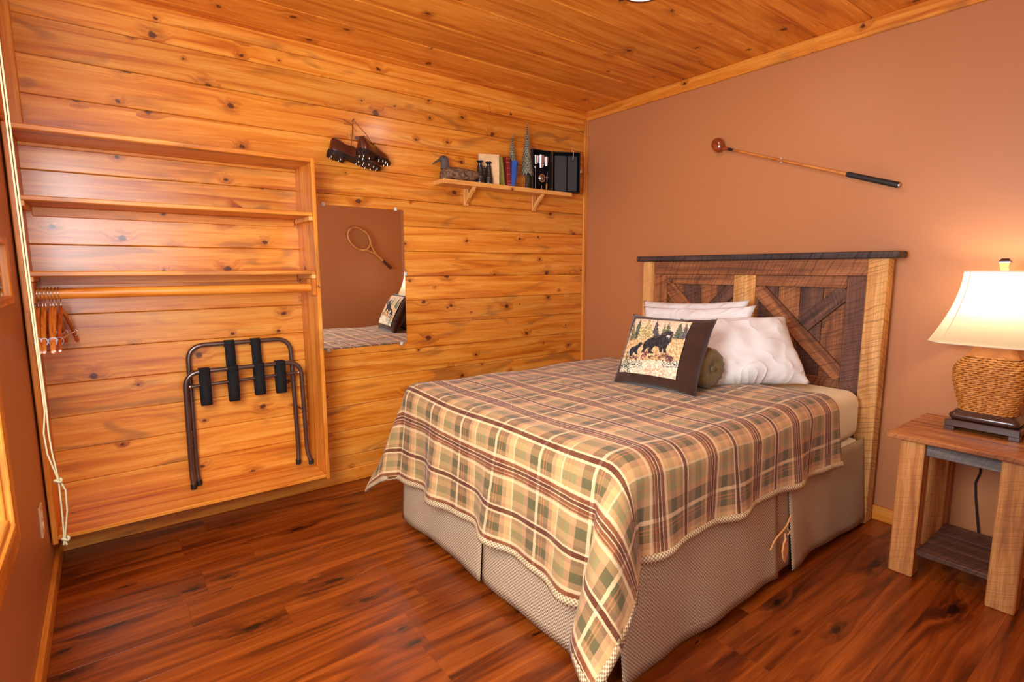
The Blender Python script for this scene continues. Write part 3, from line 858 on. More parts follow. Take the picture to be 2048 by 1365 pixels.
# the woven picture: a fine mesh on the cushion's front, coloured per vertex like the print
def picture(N=150):
    quad = [(480, 305), (1250, 350), (995, 1110), (200, 1000)]      # TL TR BR BL in sketch units
    # homography unit square -> quad
    A_ = []; bb = []
    for (u, v), (x, y) in zip([(0, 0), (1, 0), (1, 1), (0, 1)], quad):
        A_.append([u, v, 1, 0, 0, 0, -u*x, -v*x]); bb.append(x)
        A_.append([0, 0, 0, u, v, 1, -u*y, -v*y]); bb.append(y)
    hh = np.linalg.solve(np.array(A_, float), np.array(bb, float))
    v, u = np.meshgrid(np.linspace(0, 1, N), np.linspace(0, 1, N))  # u first index
    w = hh[6]*u+hh[7]*v+1
    X = (hh[0]*u+hh[1]*v+hh[2])/w; Y = (hh[3]*u+hh[4]*v+hh[5])/w
    rs = np.random.RandomState(5)
    def sm(a, k):
        for _ in range(k): a = (a+np.roll(a, 1, 0)+np.roll(a, -1, 0)+np.roll(a, 1, 1)+np.roll(a, -1, 1))/5
        return a
    n1 = rs.rand(N, N); n2 = sm(rs.rand(N, N), 2); n3 = sm(rs.rand(N, N), 6)
    n2 = (n2-n2.mean())/n2.std(); n3 = (n3-n3.mean())/n3.std()
    img = np.zeros((N, N, 3))
    def S(r, g, b): return np.array(srgb(r, g, b))
    def inside(poly, jag=0):
        px = X + jag*n2; py = Y + jag*n3
        ok = np.zeros((N, N), bool); m_ = len(poly)
        for i in range(m_):
            x1, y1 = poly[i]; x2, y2 = poly[(i+1) % m_]
            if y1 == y2: continue
            c = ((y1 > py) != (y2 > py)) & (px < (x2-x1)*(py-y1)/(y2-y1)+x1)
            ok ^= c
        return ok
    img[:] = S(222, 190, 150)
    img[n2 > 0.7] = S(206, 160, 130); img[n2 < -0.9] = S(232, 208, 168)
    gy = (Y > 585)
    img[gy] = S(220, 176, 108); img[gy & (n2 > 0.8)] = S(190, 134, 70); img[gy & (n2 < -0.9)] = S(236, 204, 146)
    st = gy & (np.sin(Y*0.11+n3*1.2) > 0.93); img[st] = S(176, 122, 64)
    def tree(cx, top, base, wid, c1, c2):
        tt = (Y-top)/(base-top)
        half = wid*tt*(0.72+0.28*np.abs(np.sin(tt*22))) + 4*n2
        k = (tt > 0) & (tt < 1) & (np.abs(X-cx-(Y-top)*-0.12) < half)
        img[k] = c1; img[k & (n2 > 0.2)] = c2
    for a in ((560, 300, 600, 90, S(70, 80, 70), S(110, 112, 90)), (800, 318, 590, 70, S(70, 66, 76), S(116, 104, 84)), (960, 345, 560, 60, S(78, 88, 66), S(130, 122, 80)),
              (1110, 360, 590, 90, S(74, 84, 74), S(122, 116, 86)), (1190, 350, 580, 60, S(84, 74, 88), S(120, 112, 88)), (905, 380, 560, 50, S(94, 102, 72), S(140, 130, 84)),
              (470, 340, 600, 60, S(92, 94, 70), S(150, 132, 80))): tree(*a)
    tree(690, 300, 600, 120, S(214, 186, 116), S(150, 128, 72))
    tree(600, 330, 600, 70, S(222, 196, 128), S(160, 138, 78))
    wat = Y > 868
    img[wat] = S(222, 206, 164); img[wat & (n2 > 0.9)] = S(186, 172, 140); img[wat & (n2 < -1.0)] = S(238, 226, 192)
    dk = wat & (Y < 960) & (np.sin(Y*0.22+n3*2.0) > 0.35) & ((X < 560) | (X > 840)); img[dk] = S(62, 66, 84)
    k = wat & (np.hypot((X-720)/150, (Y-1020)/90) < 1) & (n2 > 0.0); img[k] = S(206, 160, 122)
    k = (X < 370) & (Y > 650+0.2*X) & (np.abs(X-(430-0.30*(Y-640))) < 50) & (n2 > -0.5); img[k] = S(104, 106, 82)
    for poly, c1, c2 in (([(650, 850), (680, 800), (760, 780), (850, 765), (920, 770), (1000, 820), (1025, 865), (940, 885), (800, 875), (720, 855)], S(196, 146, 82), S(120, 72, 54)),
                         ([(545, 835), (620, 735), (690, 760), (660, 805), (580, 855)], S(186, 104, 84), S(110, 56, 60)),
                         ([(365, 835), (450, 790), (530, 835), (480, 862)], S(176, 104, 86), S(60, 50, 66)),
                         ([(860, 870), (900, 800), (990, 815), (1015, 870)], S(120, 70, 70), S(84, 52, 60))):
        k = inside(poly, 4); img[k] = c1; img[k & (n2 > 0.3)] = c2; img[k & (n2 < -0.9)] = S(232, 188, 124)
    bearp = [(885, 520), (900, 503), (920, 500), (960, 495), (1000, 492), (1018, 505), (1015, 545), (992, 590), (985, 622), (950, 652), (925, 682), (905, 722), (914, 768),
             (868, 768), (866, 712), (846, 762), (815, 762), (812, 702), (760, 682), (722, 720), (704, 745), (740, 778), (690, 778), (652, 738), (684, 700), (642, 712), (602, 757),
             (552, 772), (590, 720), (598, 668), (620, 630), (662, 600), (720, 575), (800, 550), (850, 535)]
    k = inside(bearp, 1.5); img[k] = S(46, 42, 46); img[k & (n2 > 0.9)] = S(74, 62, 58); img[k & (Y < 585) & (n2 > 0.3)] = S(98, 74, 64)
    img[np.hypot((X-948)/24, (Y-562)/20) < 1] = S(206, 190, 172)
    img[np.hypot(X-940, Y-572) < 9] = S(36, 32, 34)
    cub = [(385, 800), (388, 750), (400, 712), (432, 690), (480, 680), (530, 655), (548, 640), (580, 634), (594, 660), (562, 686), (532, 702), (508, 748), (514, 792), (482, 792), (470, 762), (442, 770), (432, 806), (398, 806)]
    k = inside(cub, 1.5); img[k] = S(44, 44, 52); img[k & (n2 > 1.0)] = S(80, 78, 80)
    img *= (0.86+0.28*n1)[..., None]
    img = img*0.78 + 0.20*img.mean(axis=2, keepdims=True)
    return np.clip(img, 0, 1)
NPIC = 150
img = picture(NPIC)
PU0, PU1, PV0, PV1 = -0.80, 0.62, -0.74, 0.82      # picture's place on the cushion (u right, v up)
def cushion_front(u, v):
    e = (1-abs(u)**3.0)*(1-abs(v)**3.0)
    pinch = 0.05
    return Vector((BW/2*u*(1-pinch*(1-v*v)*abs(u)**2), BH/2*v*(1-pinch*(1-u*u)*abs(v)**2), (BT/2*max(e, 0)**0.5+0.0075)))
P = [[BM @ cushion_front(PU0+(PU1-PU0)*i/(NPIC-1), PV1+(PV0-PV1)*k/(NPIC-1)) for k in range(NPIC)] for i in range(NPIC)]
pm = MB().grid(P)
t = NT('woven_picture')
at = t.n('Attribute'); at.attribute_name = 'print'
m_pic = t.fin(at.outputs['Color'], 0.95, 0.1)
pic = pm.build('woven_picture', m_pic, bear, smooth=True)
ca = pic.data.color_attributes.new('print', 'FLOAT_COLOR', 'POINT')
buf = np.ones((NPIC*NPIC, 4), np.float32); buf[:, :3] = img.reshape(-1, 3)
ca.data.foreach_set('color', buf.ravel())
tag(pic, 'tapestry picture of a black bear and cub by water')

# rolled bolster behind the cushion
bo = thing('neck_roll', 'small rolled bolster with gathered olive end, behind the bear cushion', 'bolster', (-0.80, -1.45, 0.70))
ctr = Vector((-0.815, -1.640, 0.792)); axd = Vector((0.12, 0.99, 0.0)).normalized()
ex = Vector((0, 0, 1)); ey = axd.cross(ex)
def roll_ring(d, r, wob=0.0, k=14):
    return [ctr + axd*d + (ex*math.cos(a)*(1.0)+ey*math.sin(a)*1.0)*r*(1+wob*math.cos(k*a)) for a in [i*2*PI/84 for i in range(84)]]
m_rolltw = flat('check_tweed', srgb(170, 138, 98), 0.95, noise=0.35, nscale=220, spec=0.1)
m_olive = flat('olive_satin', srgb(104, 84, 46), 0.6, sheen=0.2, noise=0.15, nscale=30)
MB().loft([roll_ring(0.03, 0.093), roll_ring(0.04, 0.096), roll_ring(0.19, 0.096), roll_ring(0.33, 0.096), roll_ring(0.34, 0.09)]).build('roll_body', m_rolltw, bo, smooth=True, angle=50)
MB().loft([roll_ring(0.032, 0.094, 0.0), roll_ring(0.010, 0.091, 0.02), roll_ring(-0.012, 0.074, 0.06), roll_ring(-0.016, 0.045, 0.12), roll_ring(-0.006, 0.018, 0.18), roll_ring(0.004, 0.006, 0.1)]).build('gathered_end', m_olive, bo, smooth=True)
MB().loft([roll_ring(-0.012, 0.001), roll_ring(-0.016, 0.010), roll_ring(-0.008, 0.013), roll_ring(0.002, 0.012)]).build('button', m_olive, bo, smooth=True)
# ------------------------------------------------------------------ nightstand
ns = thing('nightstand', 'rustic barn-wood nightstand with thick legs and a low shelf', 'nightstand', (-0.26, -2.48, 0))
NX0, NX1 = -0.475, -0.045
NYL, NYR = -2.283, -2.675
for x0 in (NX0, NX1-0.080):
    box('leg', (x0, NYL-0.083, 0), (x0+0.080, NYL, 0.566), mb_legZ, ns, 0.004)
    box('leg', (x0, NYR, 0), (x0+0.080, NYR+0.083, 0.566), mb_legZ, ns, 0.004)
# top of boards
tb = [(-0.505, -0.41), (-0.41, -0.29), (-0.29, -0.15), (-0.15, -0.030)]
for i, (a, b) in enumerate(tb):
    box('top_board', (a+0.0006, -2.715, 0.566), (b-0.0006, -2.243, 0.586), mb_topY, ns, 0.003)
box('apron', (NX0+0.022, NYR+0.083, 0.508), (NX0+0.047, NYL-0.083, 0.566), mb_greyY, ns, 0.003)
box('apron', (NX1-0.047, NYR+0.083, 0.508), (NX1-0.022, NYL-0.083, 0.566), mb_brownY, ns, 0.003)
box('apron', (NX0+0.080, NYL-0.055, 0.508), (NX1-0.080, NYL-0.030, 0.566), mb_brownX, ns, 0.003)
box('apron', (NX0+0.080, NYR+0.030, 0.508), (NX1-0.080, NYR+0.055, 0.566), mb_brownX, ns, 0.003)
for a, b in ((-0.455, -0.335), (-0.335, -0.20), (-0.20, -0.065)):
    box('shelf_board', (a+0.0006, NYR+0.083, 0.092), (b-0.0006, NYL-0.083, 0.112), mb_darkY, ns, 0.003)

# ------------------------------------------------------------------ lamp
LX, LY, LZ = -0.190, -2.485, 0.586
lp = thing('table_lamp', 'lit table lamp with woven wicker body and cream bell shade', 'lamp', (LX, LY, LZ))
m_lbase = flat('dark_bronze_lacquer', srgb(70, 44, 36), 0.25, coat=0.5, noise=0.1, nscale=20)
m_lneck = flat('copper_bronze_lacquer', srgb(176, 106, 50), 0.3, coat=0.3, noise=0.15, nscale=30)
def rrect(cx, cy, z, hx, hy, r, n=6):
    """rounded rectangle ring (hx along x, hy along y)"""
    r = min(r, hx*0.98, hy*0.98); pts = []
    for (sx, sy, a0) in ((1, 1, 0), (-1, 1, PI/2), (-1, -1, PI), (1, -1, 3*PI/2)):
        for k in range(n+1):
            a = a0 + PI/2*k/n
            pts.append(Vector((cx+sx*(hx-r)+r*math.cos(a), cy+sy*(hy-r)+r*math.sin(a), z)))
    return pts
HB, DB = 0.116, 0.078
for sx in (-1, 1):
    for sy in (-1, 1):
        box('foot', (LX+sx*(DB-0.014)-0.014, LY+sy*(HB-0.017)-0.017, LZ), (LX+sx*(DB-0.014)+0.014, LY+sy*(HB-0.017)+0.017, LZ+0.016), m_lbase, lp, 0.002)
box('base', (LX-DB, LY-HB, LZ+0.016), (LX+DB, LY+HB, LZ+0.044), m_lbase, lp, 0.003)
MB().loft([rrect(LX, LY, LZ+z, DB-0.010+d, HB-0.012+d, 0.02) for z, d in ((0.044, -0.006), (0.050, 0.002), (0.060, 0.006), (0.070, 0.002), (0.076, -0.006), (0.084, -0.010))]).build('base_moulding', m_lbase, lp, smooth=True, angle=60)
# woven body: rows of rope over a core
def body_r(z):   # half width (y), half depth (x) by height above LZ+0.084
    t_ = z/0.225
    hw = 0.086 + 0.028*math.sin(min(1, t_/0.72)*PI/2)**1.3 if t_ < 0.72 else 0.114-0.040*((t_-0.72)/0.28)**2
    return hw, hw*0.66
BZ = LZ+0.084
core = MB().loft([rrect(LX, LY, BZ+z, body_r(z)[1]-0.003, body_r(z)[0]-0.003, 0.045) for z in np.linspace(0, 0.225, 16)])
t = NT('wicker'); rn = t.noise(t.objcoord(), 90, 3); m_wick = t.fin(t.mix(t.maprange(rn, 0.35, 0.65, 0, 1), srgb(172, 104, 44), srgb(218, 148, 70)), 0.5, 0.4)
m_wickd = flat('dark_wicker_core', srgb(84, 42, 16), 0.8)
core.build('wicker_core', m_wickd, lp, smooth=True)
wv = MB()
rows_n = 27
for i in range(rows_n):
    z = 0.004 + 0.217*i/(rows_n-1)
    hw, hd = body_r(z)
    base = rrect(LX, LY, BZ+z, hd, hw, 0.047, 16)
    # resample evenly by arc length
    n = len(base); seg = [(base[(k+1) % n]-base[k]).length for k in range(n)]; tot = sum(seg)
    K = 132; pts = []
    k = 0; acc = 0.0
    for q in range(K):
        d = tot*q/K
        while acc+seg[k] < d and k < n-1: acc += seg[k]; k += 1
        p = base[k].lerp(base[(k+1) % n], (d-acc)/max(seg[k], 1e-9))
        nrm = Vector((p.x-LX, (p.y-LY)*0.7, 0)).normalized()
        ph = q*2*PI/6 + (PI if i % 2 else 0)
        pts.append(p + nrm*(0.0014*math.cos(ph)) + Vector((0, 0, 0.0010*math.sin(ph*1.0))))
    wv.tube(pts, 0.0046, 6, closed=True)
ob = wv.build('wicker_weave', m_wick, lp, smooth=True, fix=False); ob['kind'] = 'stuff'
NZ = BZ+0.225
MB().loft([rrect(LX, LY, NZ+z, a, b, 0.03) for z, a, b in ((-0.004, 0.054, 0.084), (0.010, 0.046, 0.076), (0.024, 0.037, 0.068), (0.036, 0.034, 0.064), (0.038, 0.020, 0.05))]).build('neck', m_lneck, lp, smooth=True, angle=50)
# harp post and finial
tube('post', [(LX, LY, NZ+0.036), (LX, LY, 1.232)], 0.004, m_chrome, lp, 8)
fin = MB().loft([rrect(LX, LY, z, r, r, 0.001) for z, r in ((1.231, 0.010), (1.233, 0.010), (1.262, 0.016), (1.263, 0.017))]).build('finial', m_lneck, lp)
MB().loft([rrect(LX, LY, z, r, r, 0.001) for z, r in ((1.263, 0.018), (1.268, 0.018), (1.277, 0.012), (1.279, 0.011))]).build('finial_cap', m_lbase, fin)
# shade: bell shaped, cut corners
SZ0, SZ1 = 0.948, 1.229
def shade_ring(t_, off=0.0):
    k = (1-t_)**1.75
    hy = 0.108 + (0.192-0.108)*k + off; hx = 0.085 + (0.150-0.085)*k + off
    r = 0.024+0.026*k
    sag = 0.010*(1-t_)**3
    ring = rrect(LX, LY, SZ0+(SZ1-SZ0)*t_, hx, hy, r, 1)
    return ring
t = NT('lit_linen_shade')
df = t.n('BsdfDiffuse'); df.inputs[0].default_value = (*srgb(248, 242, 214), 1)
tl_ = t.n('BsdfTranslucent'); tl_.inputs[0].default_value = (*srgb(250, 248, 218), 1)
mx = t.n('MixShader'); mx.inputs[0].default_value = 0.72
t.t.links.new(df.outputs[0], mx.inputs[1]); t.t.links.new(tl_.outputs[0], mx.inputs[2]); t.t.links.new(mx.outputs[0], t.out.inputs[0])
m_shade = t.m
sh = MB().loft([shade_ring(q) for q in np.linspace(0, 1, 22)], caps=False).build('lamp_shade', m_shade, lp, smooth=True, angle=22)
m_trim = flat('shade_trim', srgb(240, 226, 190), 0.9)
MB().tube(shade_ring(0), 0.0035, 6, closed=True).build('shade_trim', m_trim, sh, smooth=True)
MB().tube(shade_ring(1), 0.0035, 6, closed=True).build('shade_trim', m_trim, sh, smooth=True)
for idx in range(8):
    MB().tube([shade_ring(q)[idx] for q in np.linspace(0, 1, 14)], 0.0022, 5).build('shade_seam', m_trim, sh, smooth=True)
t = NT('bulb_glow'); e = t.n('Emission'); e.inputs[0].default_value = (1, 0.82, 0.55, 1); e.inputs[1].default_value = 12
t.t.links.new(e.outputs[0], t.out.inputs[0])
bulb = MB().lathe([(0.002, 0), (0.013, 0.002), (0.014, 0.02), (0.026, 0.045), (0.030, 0.062), (0.026, 0.082), (0.012, 0.094), (0.001, 0.096)], 16, (LX-0.02, LY, 1.045)).build('bulb', flat('frosted_bulb', srgb(250, 240, 220), 0.4), lp, smooth=True)
bulb.visible_shadow = True
bl = bpy.data.lights.new('lamp_bulb_light', 'POINT'); bl.energy = 5.6; bl.color = (1.0, 0.91, 0.72); bl.shadow_soft_size = 0.035
blo = bpy.data.objects.new('lamp_bulb_light', bl); link(blo, lp, (LX-0.02, LY, 1.165))
# cord behind the nightstand
kc = tube('lamp_cord', [(-0.028, -2.452, 0.55), (-0.020, -2.450, 0.42), (-0.014, -2.452, 0.36), (-0.012, -2.440, 0.31), (-0.014, -2.446, 0.25), (-0.018, -2.460, 0.16), (-0.024, -2.472, 0.09), (-0.03, -2.492, 0.03), (-0.035, -2.53, 0.006)], 0.0035, m_blkrub, None, 8)
tag(kc, 'dark lamp cord hanging down the wall behind the nightstand', 'cord')

# ------------------------------------------------------------------ golf club on the painted wall
gc = thing('golf_club', 'old wooden driver golf club hung slanting on the painted wall', 'golf club', (-0.03, -1.58, 1.62))
A0 = Vector((-0.026, -1.160, 1.938)); A1 = Vector((-0.026, -2.053, 1.621)); dv = (A1-A0).normalized(); LN = (A1-A0).length
def al(s): return A0+dv*s
m_shaft = wood('hickory_shaft', srgb(226, 150, 74), srgb(206, 126, 54), srgb(160, 90, 34), srgb(80, 40, 10), axis='Y', knots=0, rough=0.3, vary=0.0)
m_dhead = flat('varnished_persimmon', srgb(138, 58, 24), 0.18, coat=0.6, noise=0.25, nscale=25)
tube('shaft', [al(0.055), al(0.3), al(0.5), al(0.73)], [0.0055, 0.0065, 0.0072, 0.0085], m_shaft, gc, 12)
tube('ferrule', [al(0.025), al(0.06)], [0.0085, 0.0075], m_blkrub, gc, 12)
tube('hosel', [al(-0.015), al(0.005), al(0.028)], [0.016, 0.011, 0.0085], m_dhead, gc, 14)
tube('grip', [al(0.71), al(0.72), al(0.80), al(0.90), al(LN-0.006), al(LN)], [0.0105, 0.0125, 0.013, 0.0135, 0.014, 0.011], flat('black_leather_grip', srgb(30, 27, 28), 0.6, bump=0.5, nscale=80), gc, 14)
tube('grip_cap', [al(LN), al(LN+0.004)], [0.010, 0.009], m_chrome, gc, 14)
# head: rounded pear form
hc = Vector((-0.034, -1.122, 1.964))
rings = []
e1 = Vector((0, 0.42, 0.91)).normalized(); e2 = Vector((0, 0.91, -0.42)).normalized(); e3 = Vector((-1, 0, 0))
for i in range(13):
    ph = -PI/2 + PI*i/12
    rr = math.cos(ph); zz = math.sin(ph)
    ring = []
    for k in range(24):
        a = 2*PI*k/24
        rad_u = 0.044*(1+0.12*math.cos(a-2.6)); rad_v = 0.036
        ring.append(hc + e3*(0.024*zz+0.004) + (e1*math.cos(a)*rad_u + e2*math.sin(a)*rad_v)*max(rr, 0.02)**0.8)
    rings.append(ring)
MB().loft(rings).build('club_head', m_dhead, gc, smooth=True)
c_ = al(0.355)
MB().box((-0.020, c_.y-0.004, c_.z-0.012), (0.0, c_.y+0.004, c_.z+0.012), 0.001).build('wall_clip', m_clear, gc)
MB().box((-0.020, al(0.72).y-0.004, al(0.72).z-0.016), (0.0, al(0.72).y+0.004, al(0.72).z-0.012), 0.001).build('wall_clip', m_clear, gc)

# ------------------------------------------------------------------ tennis racket on the rear wall (seen in the mirror)
tr = thing('tennis_racket', 'wooden tennis racket on the rear wall, seen in the mirror', 'tennis racket', (-0.41, YR, 1.22))
m_rk = wood('racket_ash', srgb(236, 184, 112), srgb(222, 160, 88), srgb(186, 118, 54), srgb(90, 50, 20), axis='X', knots=0, rough=0.3, vary=0)
R0 = Vector((-0.659, YR+0.022, 1.693)); R1 = Vector((-0.158, YR+0.022, 1.250))
rd = (R1-R0).normalized(); rp = Vector((0, 1, 0)).cross(rd).normalized(); RL = (R1-R0).length
hcn = R0+rd*0.150; ha, hb_ = 0.150, 0.112
hoop = [hcn + rd*(ha*math.cos(a))*(1.0) + rp*(hb_*math.sin(a)) for a in [i*2*PI/48 for i in range(48)]]
tube('hoop', hoop, 0.0095, m_rk, tr, 10, closed=True)
for s in (1, -1):
    tube('throat', [hcn+rd*(ha*0.86)+rp*(s*hb_*0.50), hcn+rd*(ha*1.15)+rp*(s*0.030), hcn+rd*(ha*1.55)+rp*(s*0.010), hcn+rd*(ha*1.9)+rp*(s*0.004)], 0.010, m_rk, tr, 10)
tube('shaft', [R0+rd*0.40, R0+rd*0.54], 0.0125, m_rk, tr, 10)
tube('grip', [R0+rd*0.53, R0+rd*0.535, R0+rd*(RL-0.01), R0+rd*RL], [0.013, 0.0155, 0.0165, 0.017], flat('maroon_leather_grip', srgb(82, 34, 22), 0.6), tr, 10)
st = MB()
for k in range(-8, 9):
    u = k/9*ha; w_ = hb_*math.sqrt(max(0, 1-(u/ha)**2))
    st.tube([hcn+rd*u+rp*w_, hcn+rd*u-rp*w_], 0.0009, 4)
for k in range(-6, 7):
    u = k/7*hb_; w_ = ha*math.sqrt(max(0, 1-(u/hb_)**2))
    st.tube([hcn+rp*u+rd*w_, hcn+rp*u-rd*w_], 0.0009, 4)
so = st.build('strings', flat('gut_string', srgb(196, 150, 96), 0.5), tr); so['kind'] = 'stuff'

# ------------------------------------------------------------------ luggage rack
lr = thing('luggage_rack', 'folded dark metal luggage rack with black straps leaning in the closet', 'luggage rack', (-2.43, -0.08, 0.18))
m_rack = m_blkmetal
def ulegs(name, ztop, ytop, ybot, xl, xr, feet_out, zbot, rad):
    p = [(xl-0.004+feet_out[0], ybot, zbot), (xl-0.004, ybot+(ytop-ybot)*0.12, zbot+0.07), (xl, ytop, ztop), (xr, ytop, ztop), (xr+0.012, ybot+(ytop-ybot)*0.12, zbot+0.07), (xr+0.012+feet_out[1], ybot, zbot)]
    return tube(name, rounded_path(p, rad, 8), 0.0115, m_rack, lr, 12)
# back frame stands higher, front frame lower
ulegs('back_frame', 0.878, -0.034, -0.034, -2.684, -2.214, (0.006, -0.004), 0.192, 0.075)
ulegs('front_frame', 0.757, -0.085, -0.075, -2.710, -2.180, (0.004, 0.018), 0.192, 0.075)
tube('cross_bar', [(-2.700, -0.070, 0.685), (-2.19, -0.070, 0.697)], 0.0085, m_rack, lr, 10)
for x, yy, nm in ((-2.682, -0.034, 'rubber_foot'), (-2.206, -0.034, 'rubber_foot'), (-2.710, -0.075, 'rubber_foot'), (-2.150, -0.075, 'rubber_foot')):
    tube(nm, [(x, yy, 0.181), (x, yy, 0.205)], 0.0135, m_blkrub, lr, 12)
for x, z in ((-2.698, 0.47), (-2.698, 0.40), (-2.185, 0.50)):
    tube('pivot_pin', [(x-0.004, -0.030, z), (x-0.004, -0.088, z)], 0.004, m_rack, lr, 8)
for x, z in ((-2.693, 0.690), (-2.196, 0.700)):
    MB().lathe([(0.001, -0.100), (0.006, -0.099), (0.007, -0.096), (0.001, -0.0955)], 10, (x, 0, z), 'Y').build('rivet', m_chrome, lr, smooth=True)
def strap(pts, w, x):
    pts = rounded_path([(x, p[0], p[1]) for p in pts], 0.012, 4)
    P_ = [[Vector((p.x-w/2, p.y, p.z)), Vector((p.x+w/2, p.y, p.z))] for p in pts]
    o = MB().grid(P_).build('strap', m_black, lr, smooth=True)
    s_ = o.modifiers.new('thick', 'SOLIDIFY'); s_.thickness = 0.0025; s_.offset = 0
    return o
sw = 0.046
def slack(x, zlow, top_back):
    """strap wrapped over the front bar, hanging down in a loop, maybe running up to the back bar"""
    p = [(-0.100, 0.742), (-0.100, 0.770), (-0.072, 0.770), (-0.0715, 0.742)]
    strap(p, sw, x)
    strap([(-0.100, 0.760), (-0.104, zlow+0.03), (-0.100, zlow), (-0.066, zlow), (-0.058, zlow+0.04), (-0.056, 0.77 if not top_back else 0.80)] + ([(-0.050, 0.865), (-0.046, 0.892), (-0.022, 0.892), (-0.021, 0.86)] if top_back else []), sw, x)
slack(-2.628, 0.590, False)
slack(-2.505, 0.592, True)
slack(-2.385, 0.607, True)
slack(-2.283, 0.602, False)

# ------------------------------------------------------------------ hangers
def hanger(label):
    """flat-shouldered wooden hanger, built around the rod axis at the origin of its empty"""
    h = thing('clothes_hanger', label, 'hanger', (0, 0, 0), 'wooden hangers on the closet rod')
    hk = [Vector((0, 0.0235*math.cos(a), 0.0235*math.sin(a))) for a in np.linspace(math.radians(-35), math.radians(215), 16)]
    hk = hk[::-1]
    hk = [Vector((0, -0.0245*math.cos(math.radians(d)), 0.0245*math.sin(math.radians(d)))) for d in range(-40, 221, 18)]
    hk += [Vector((0, 0.004, -0.030)), Vector((0, 0.0, -0.045)), Vector((0, 0.0, -0.078))]
    tube('hook', hk, 0.0017, m_chrome, h, 8)
    rings = []
    for i in range(21):
        s = -1+2*i/20
        yy = s*0.188
        drop = 0.145*(abs(s)**1.35)
        zc = -0.062 - drop
        hh = 0.016-0.006*abs(s); ww = 0.0056+0.001*abs(s)
        xx = 0.006*(abs(s)**2)
        rings.append([Vector((xx+ww*math.cos(a), yy, zc+hh*math.sin(a))) for a in [k*2*PI/10 for k in range(10)]])
    MB().loft(rings).build('hanger_bow', m_hang, h, smooth=True, angle=60)
    tube('trouser_bar', [(0.006, -0.160, -0.168), (0.006, 0.160, -0.168)], 0.0045, m_hang, h, 8)
    for s in (-1, 1):
        tube('collar_ring', [Vector((0.006+0.0105*math.cos(a), s*0.158, -0.172+0.014*math.sin(a))) for a in [k*2*PI/12 for k in range(12)]], 0.0012, m_chrome, h, 5, closed=True)
    return h
proto = hanger('')
HX = [-3.199, -3.188, -3.177, -3.166, -3.155, -3.145, -3.134, -3.122]
HLAB = ['wooden hanger nearest the closet side wall, first in the row', 'second wooden hanger from the closet side wall', 'third wooden hanger from the closet side wall', 'fourth wooden hanger from the closet side wall',
        'fourth wooden hanger from the open end of the row', 'third wooden hanger from the open end of the row', 'second wooden hanger from the open end of the row', 'darker outermost wooden hanger at the open end of the row']
rng = random.Random(9)
m_hangd = wood('hanger_wood_dark', srgb(196, 92, 34), srgb(176, 76, 24), srgb(140, 56, 14), srgb(90, 40, 10), axis='Y', knots=0, rough=0.22, coat=0.4, coat_rough=0.1, vary=0.1, streak=0.15)
kids = list(proto.children)
for i, x in enumerate(HX):
    if i == 0: r = proto
    else:
        r = proto.copy(); COL.objects.link(r)
        for ch in kids:
            c = ch.copy(); COL.objects.link(c); c.parent = r
            if i == 7 and ch.name.startswith(('hanger_bow', 'trouser_bar')):
                c.data = ch.data.copy(); c.data.materials[0] = m_hangd
    r['label'] = HLAB[i]
    r.location = (x, RY, RZ)
    r.rotation_euler = (0, math.radians(rng.uniform(-2, 3)), math.radians((1.5, -1.5, -2.5, -1.5, -2.5, -2.0, -3.0, -6.0)[i]))
# ------------------------------------------------------------------ wall shelf
SHZ = 1.779
ws = thing('wall_shelf', 'short pale pine wall shelf on two wooden brackets', 'shelf', (-0.79, -0.065, 1.65))
box('shelf_board', (-1.313, -0.130, SHZ-0.027), (-0.262, -0.001, SHZ), m_lpineX, ws, 0.002)
for bx in (-1.081, -0.520):
    br = box('bracket', (bx-0.017, -0.018, 1.645), (bx+0.017, -0.0005, SHZ-0.027), m_lpineZ, ws, 0.002)
    # curved diagonal brace
    pts = []
    for k in range(7):
        s = k/6; pts.append((-0.018-0.085*s, 1.672+(SHZ-0.027-1.672)*(s**0.7)))
    out = [(p[0]-0.014, p[1]-0.014 if i < 6 else p[1]) for i, p in enumerate(pts)]
    out[0] = (-0.018, 1.650)
    poly = pts + out[::-1]
    MB().prism([(a, b) for a, b in poly], 'X', bx-0.009, bx+0.009).build('bracket_brace', m_lpineX, br)
    MB().lathe([(0.001, -0.0205), (0.0035, -0.0200), (0.004, -0.018), (0.001, -0.0178)], 10, (bx-0.004, 0, 1.735), 'Y').build('screw', m_chrome, br, smooth=True)

# ---- duck decoy, bill pointing left
dk = thing('duck_decoy', 'weathered brown wooden duck decoy on the wall shelf', 'decoy', (-1.16, -0.066, SHZ))
t = NT('weathered_bark'); nz = t.noise(t.vec(*[t.math('MULTIPLY', q, s) for q, s in zip(t.sep(t.objcoord()), (40, 40, 60))]), 1, 5, 0.7)
m_bark = t.fin(t.mix(t.maprange(nz, 0.35, 0.65, 0, 1), srgb(72, 50, 38), srgb(146, 112, 86)), 0.85, 0.2); t.bump(nz, 0.8, 0.004)
m_dhd = flat('decoy_head_grey', srgb(84, 70, 64), 0.7, noise=0.2, nscale=30)
dy = -0.066
prof = [(-1.290, 0.020, 0.026, 0.018), (-1.283, 0.030, 0.040, 0.029), (-1.268, 0.038, 0.050, 0.037), (-1.24, 0.041, 0.054, 0.041), (-1.20, 0.042, 0.056, 0.042), (-1.15, 0.042, 0.055, 0.042), (-1.10, 0.041, 0.052, 0.040), (-1.06, 0.044, 0.044, 0.034), (-1.035, 0.052, 0.034, 0.024), (-1.015, 0.062, 0.022, 0.014), (-1.000, 0.070, 0.010, 0.006)]
rings = []
for x, cz_, ry, rz in prof:
    rings.append([Vector((x, dy+ry*math.cos(a), SHZ+max(cz_+rz*math.sin(a)*(1 if math.sin(a) > 0 else 1.0), 0.001))) for a in [k*2*PI/24 for k in range(24)]])
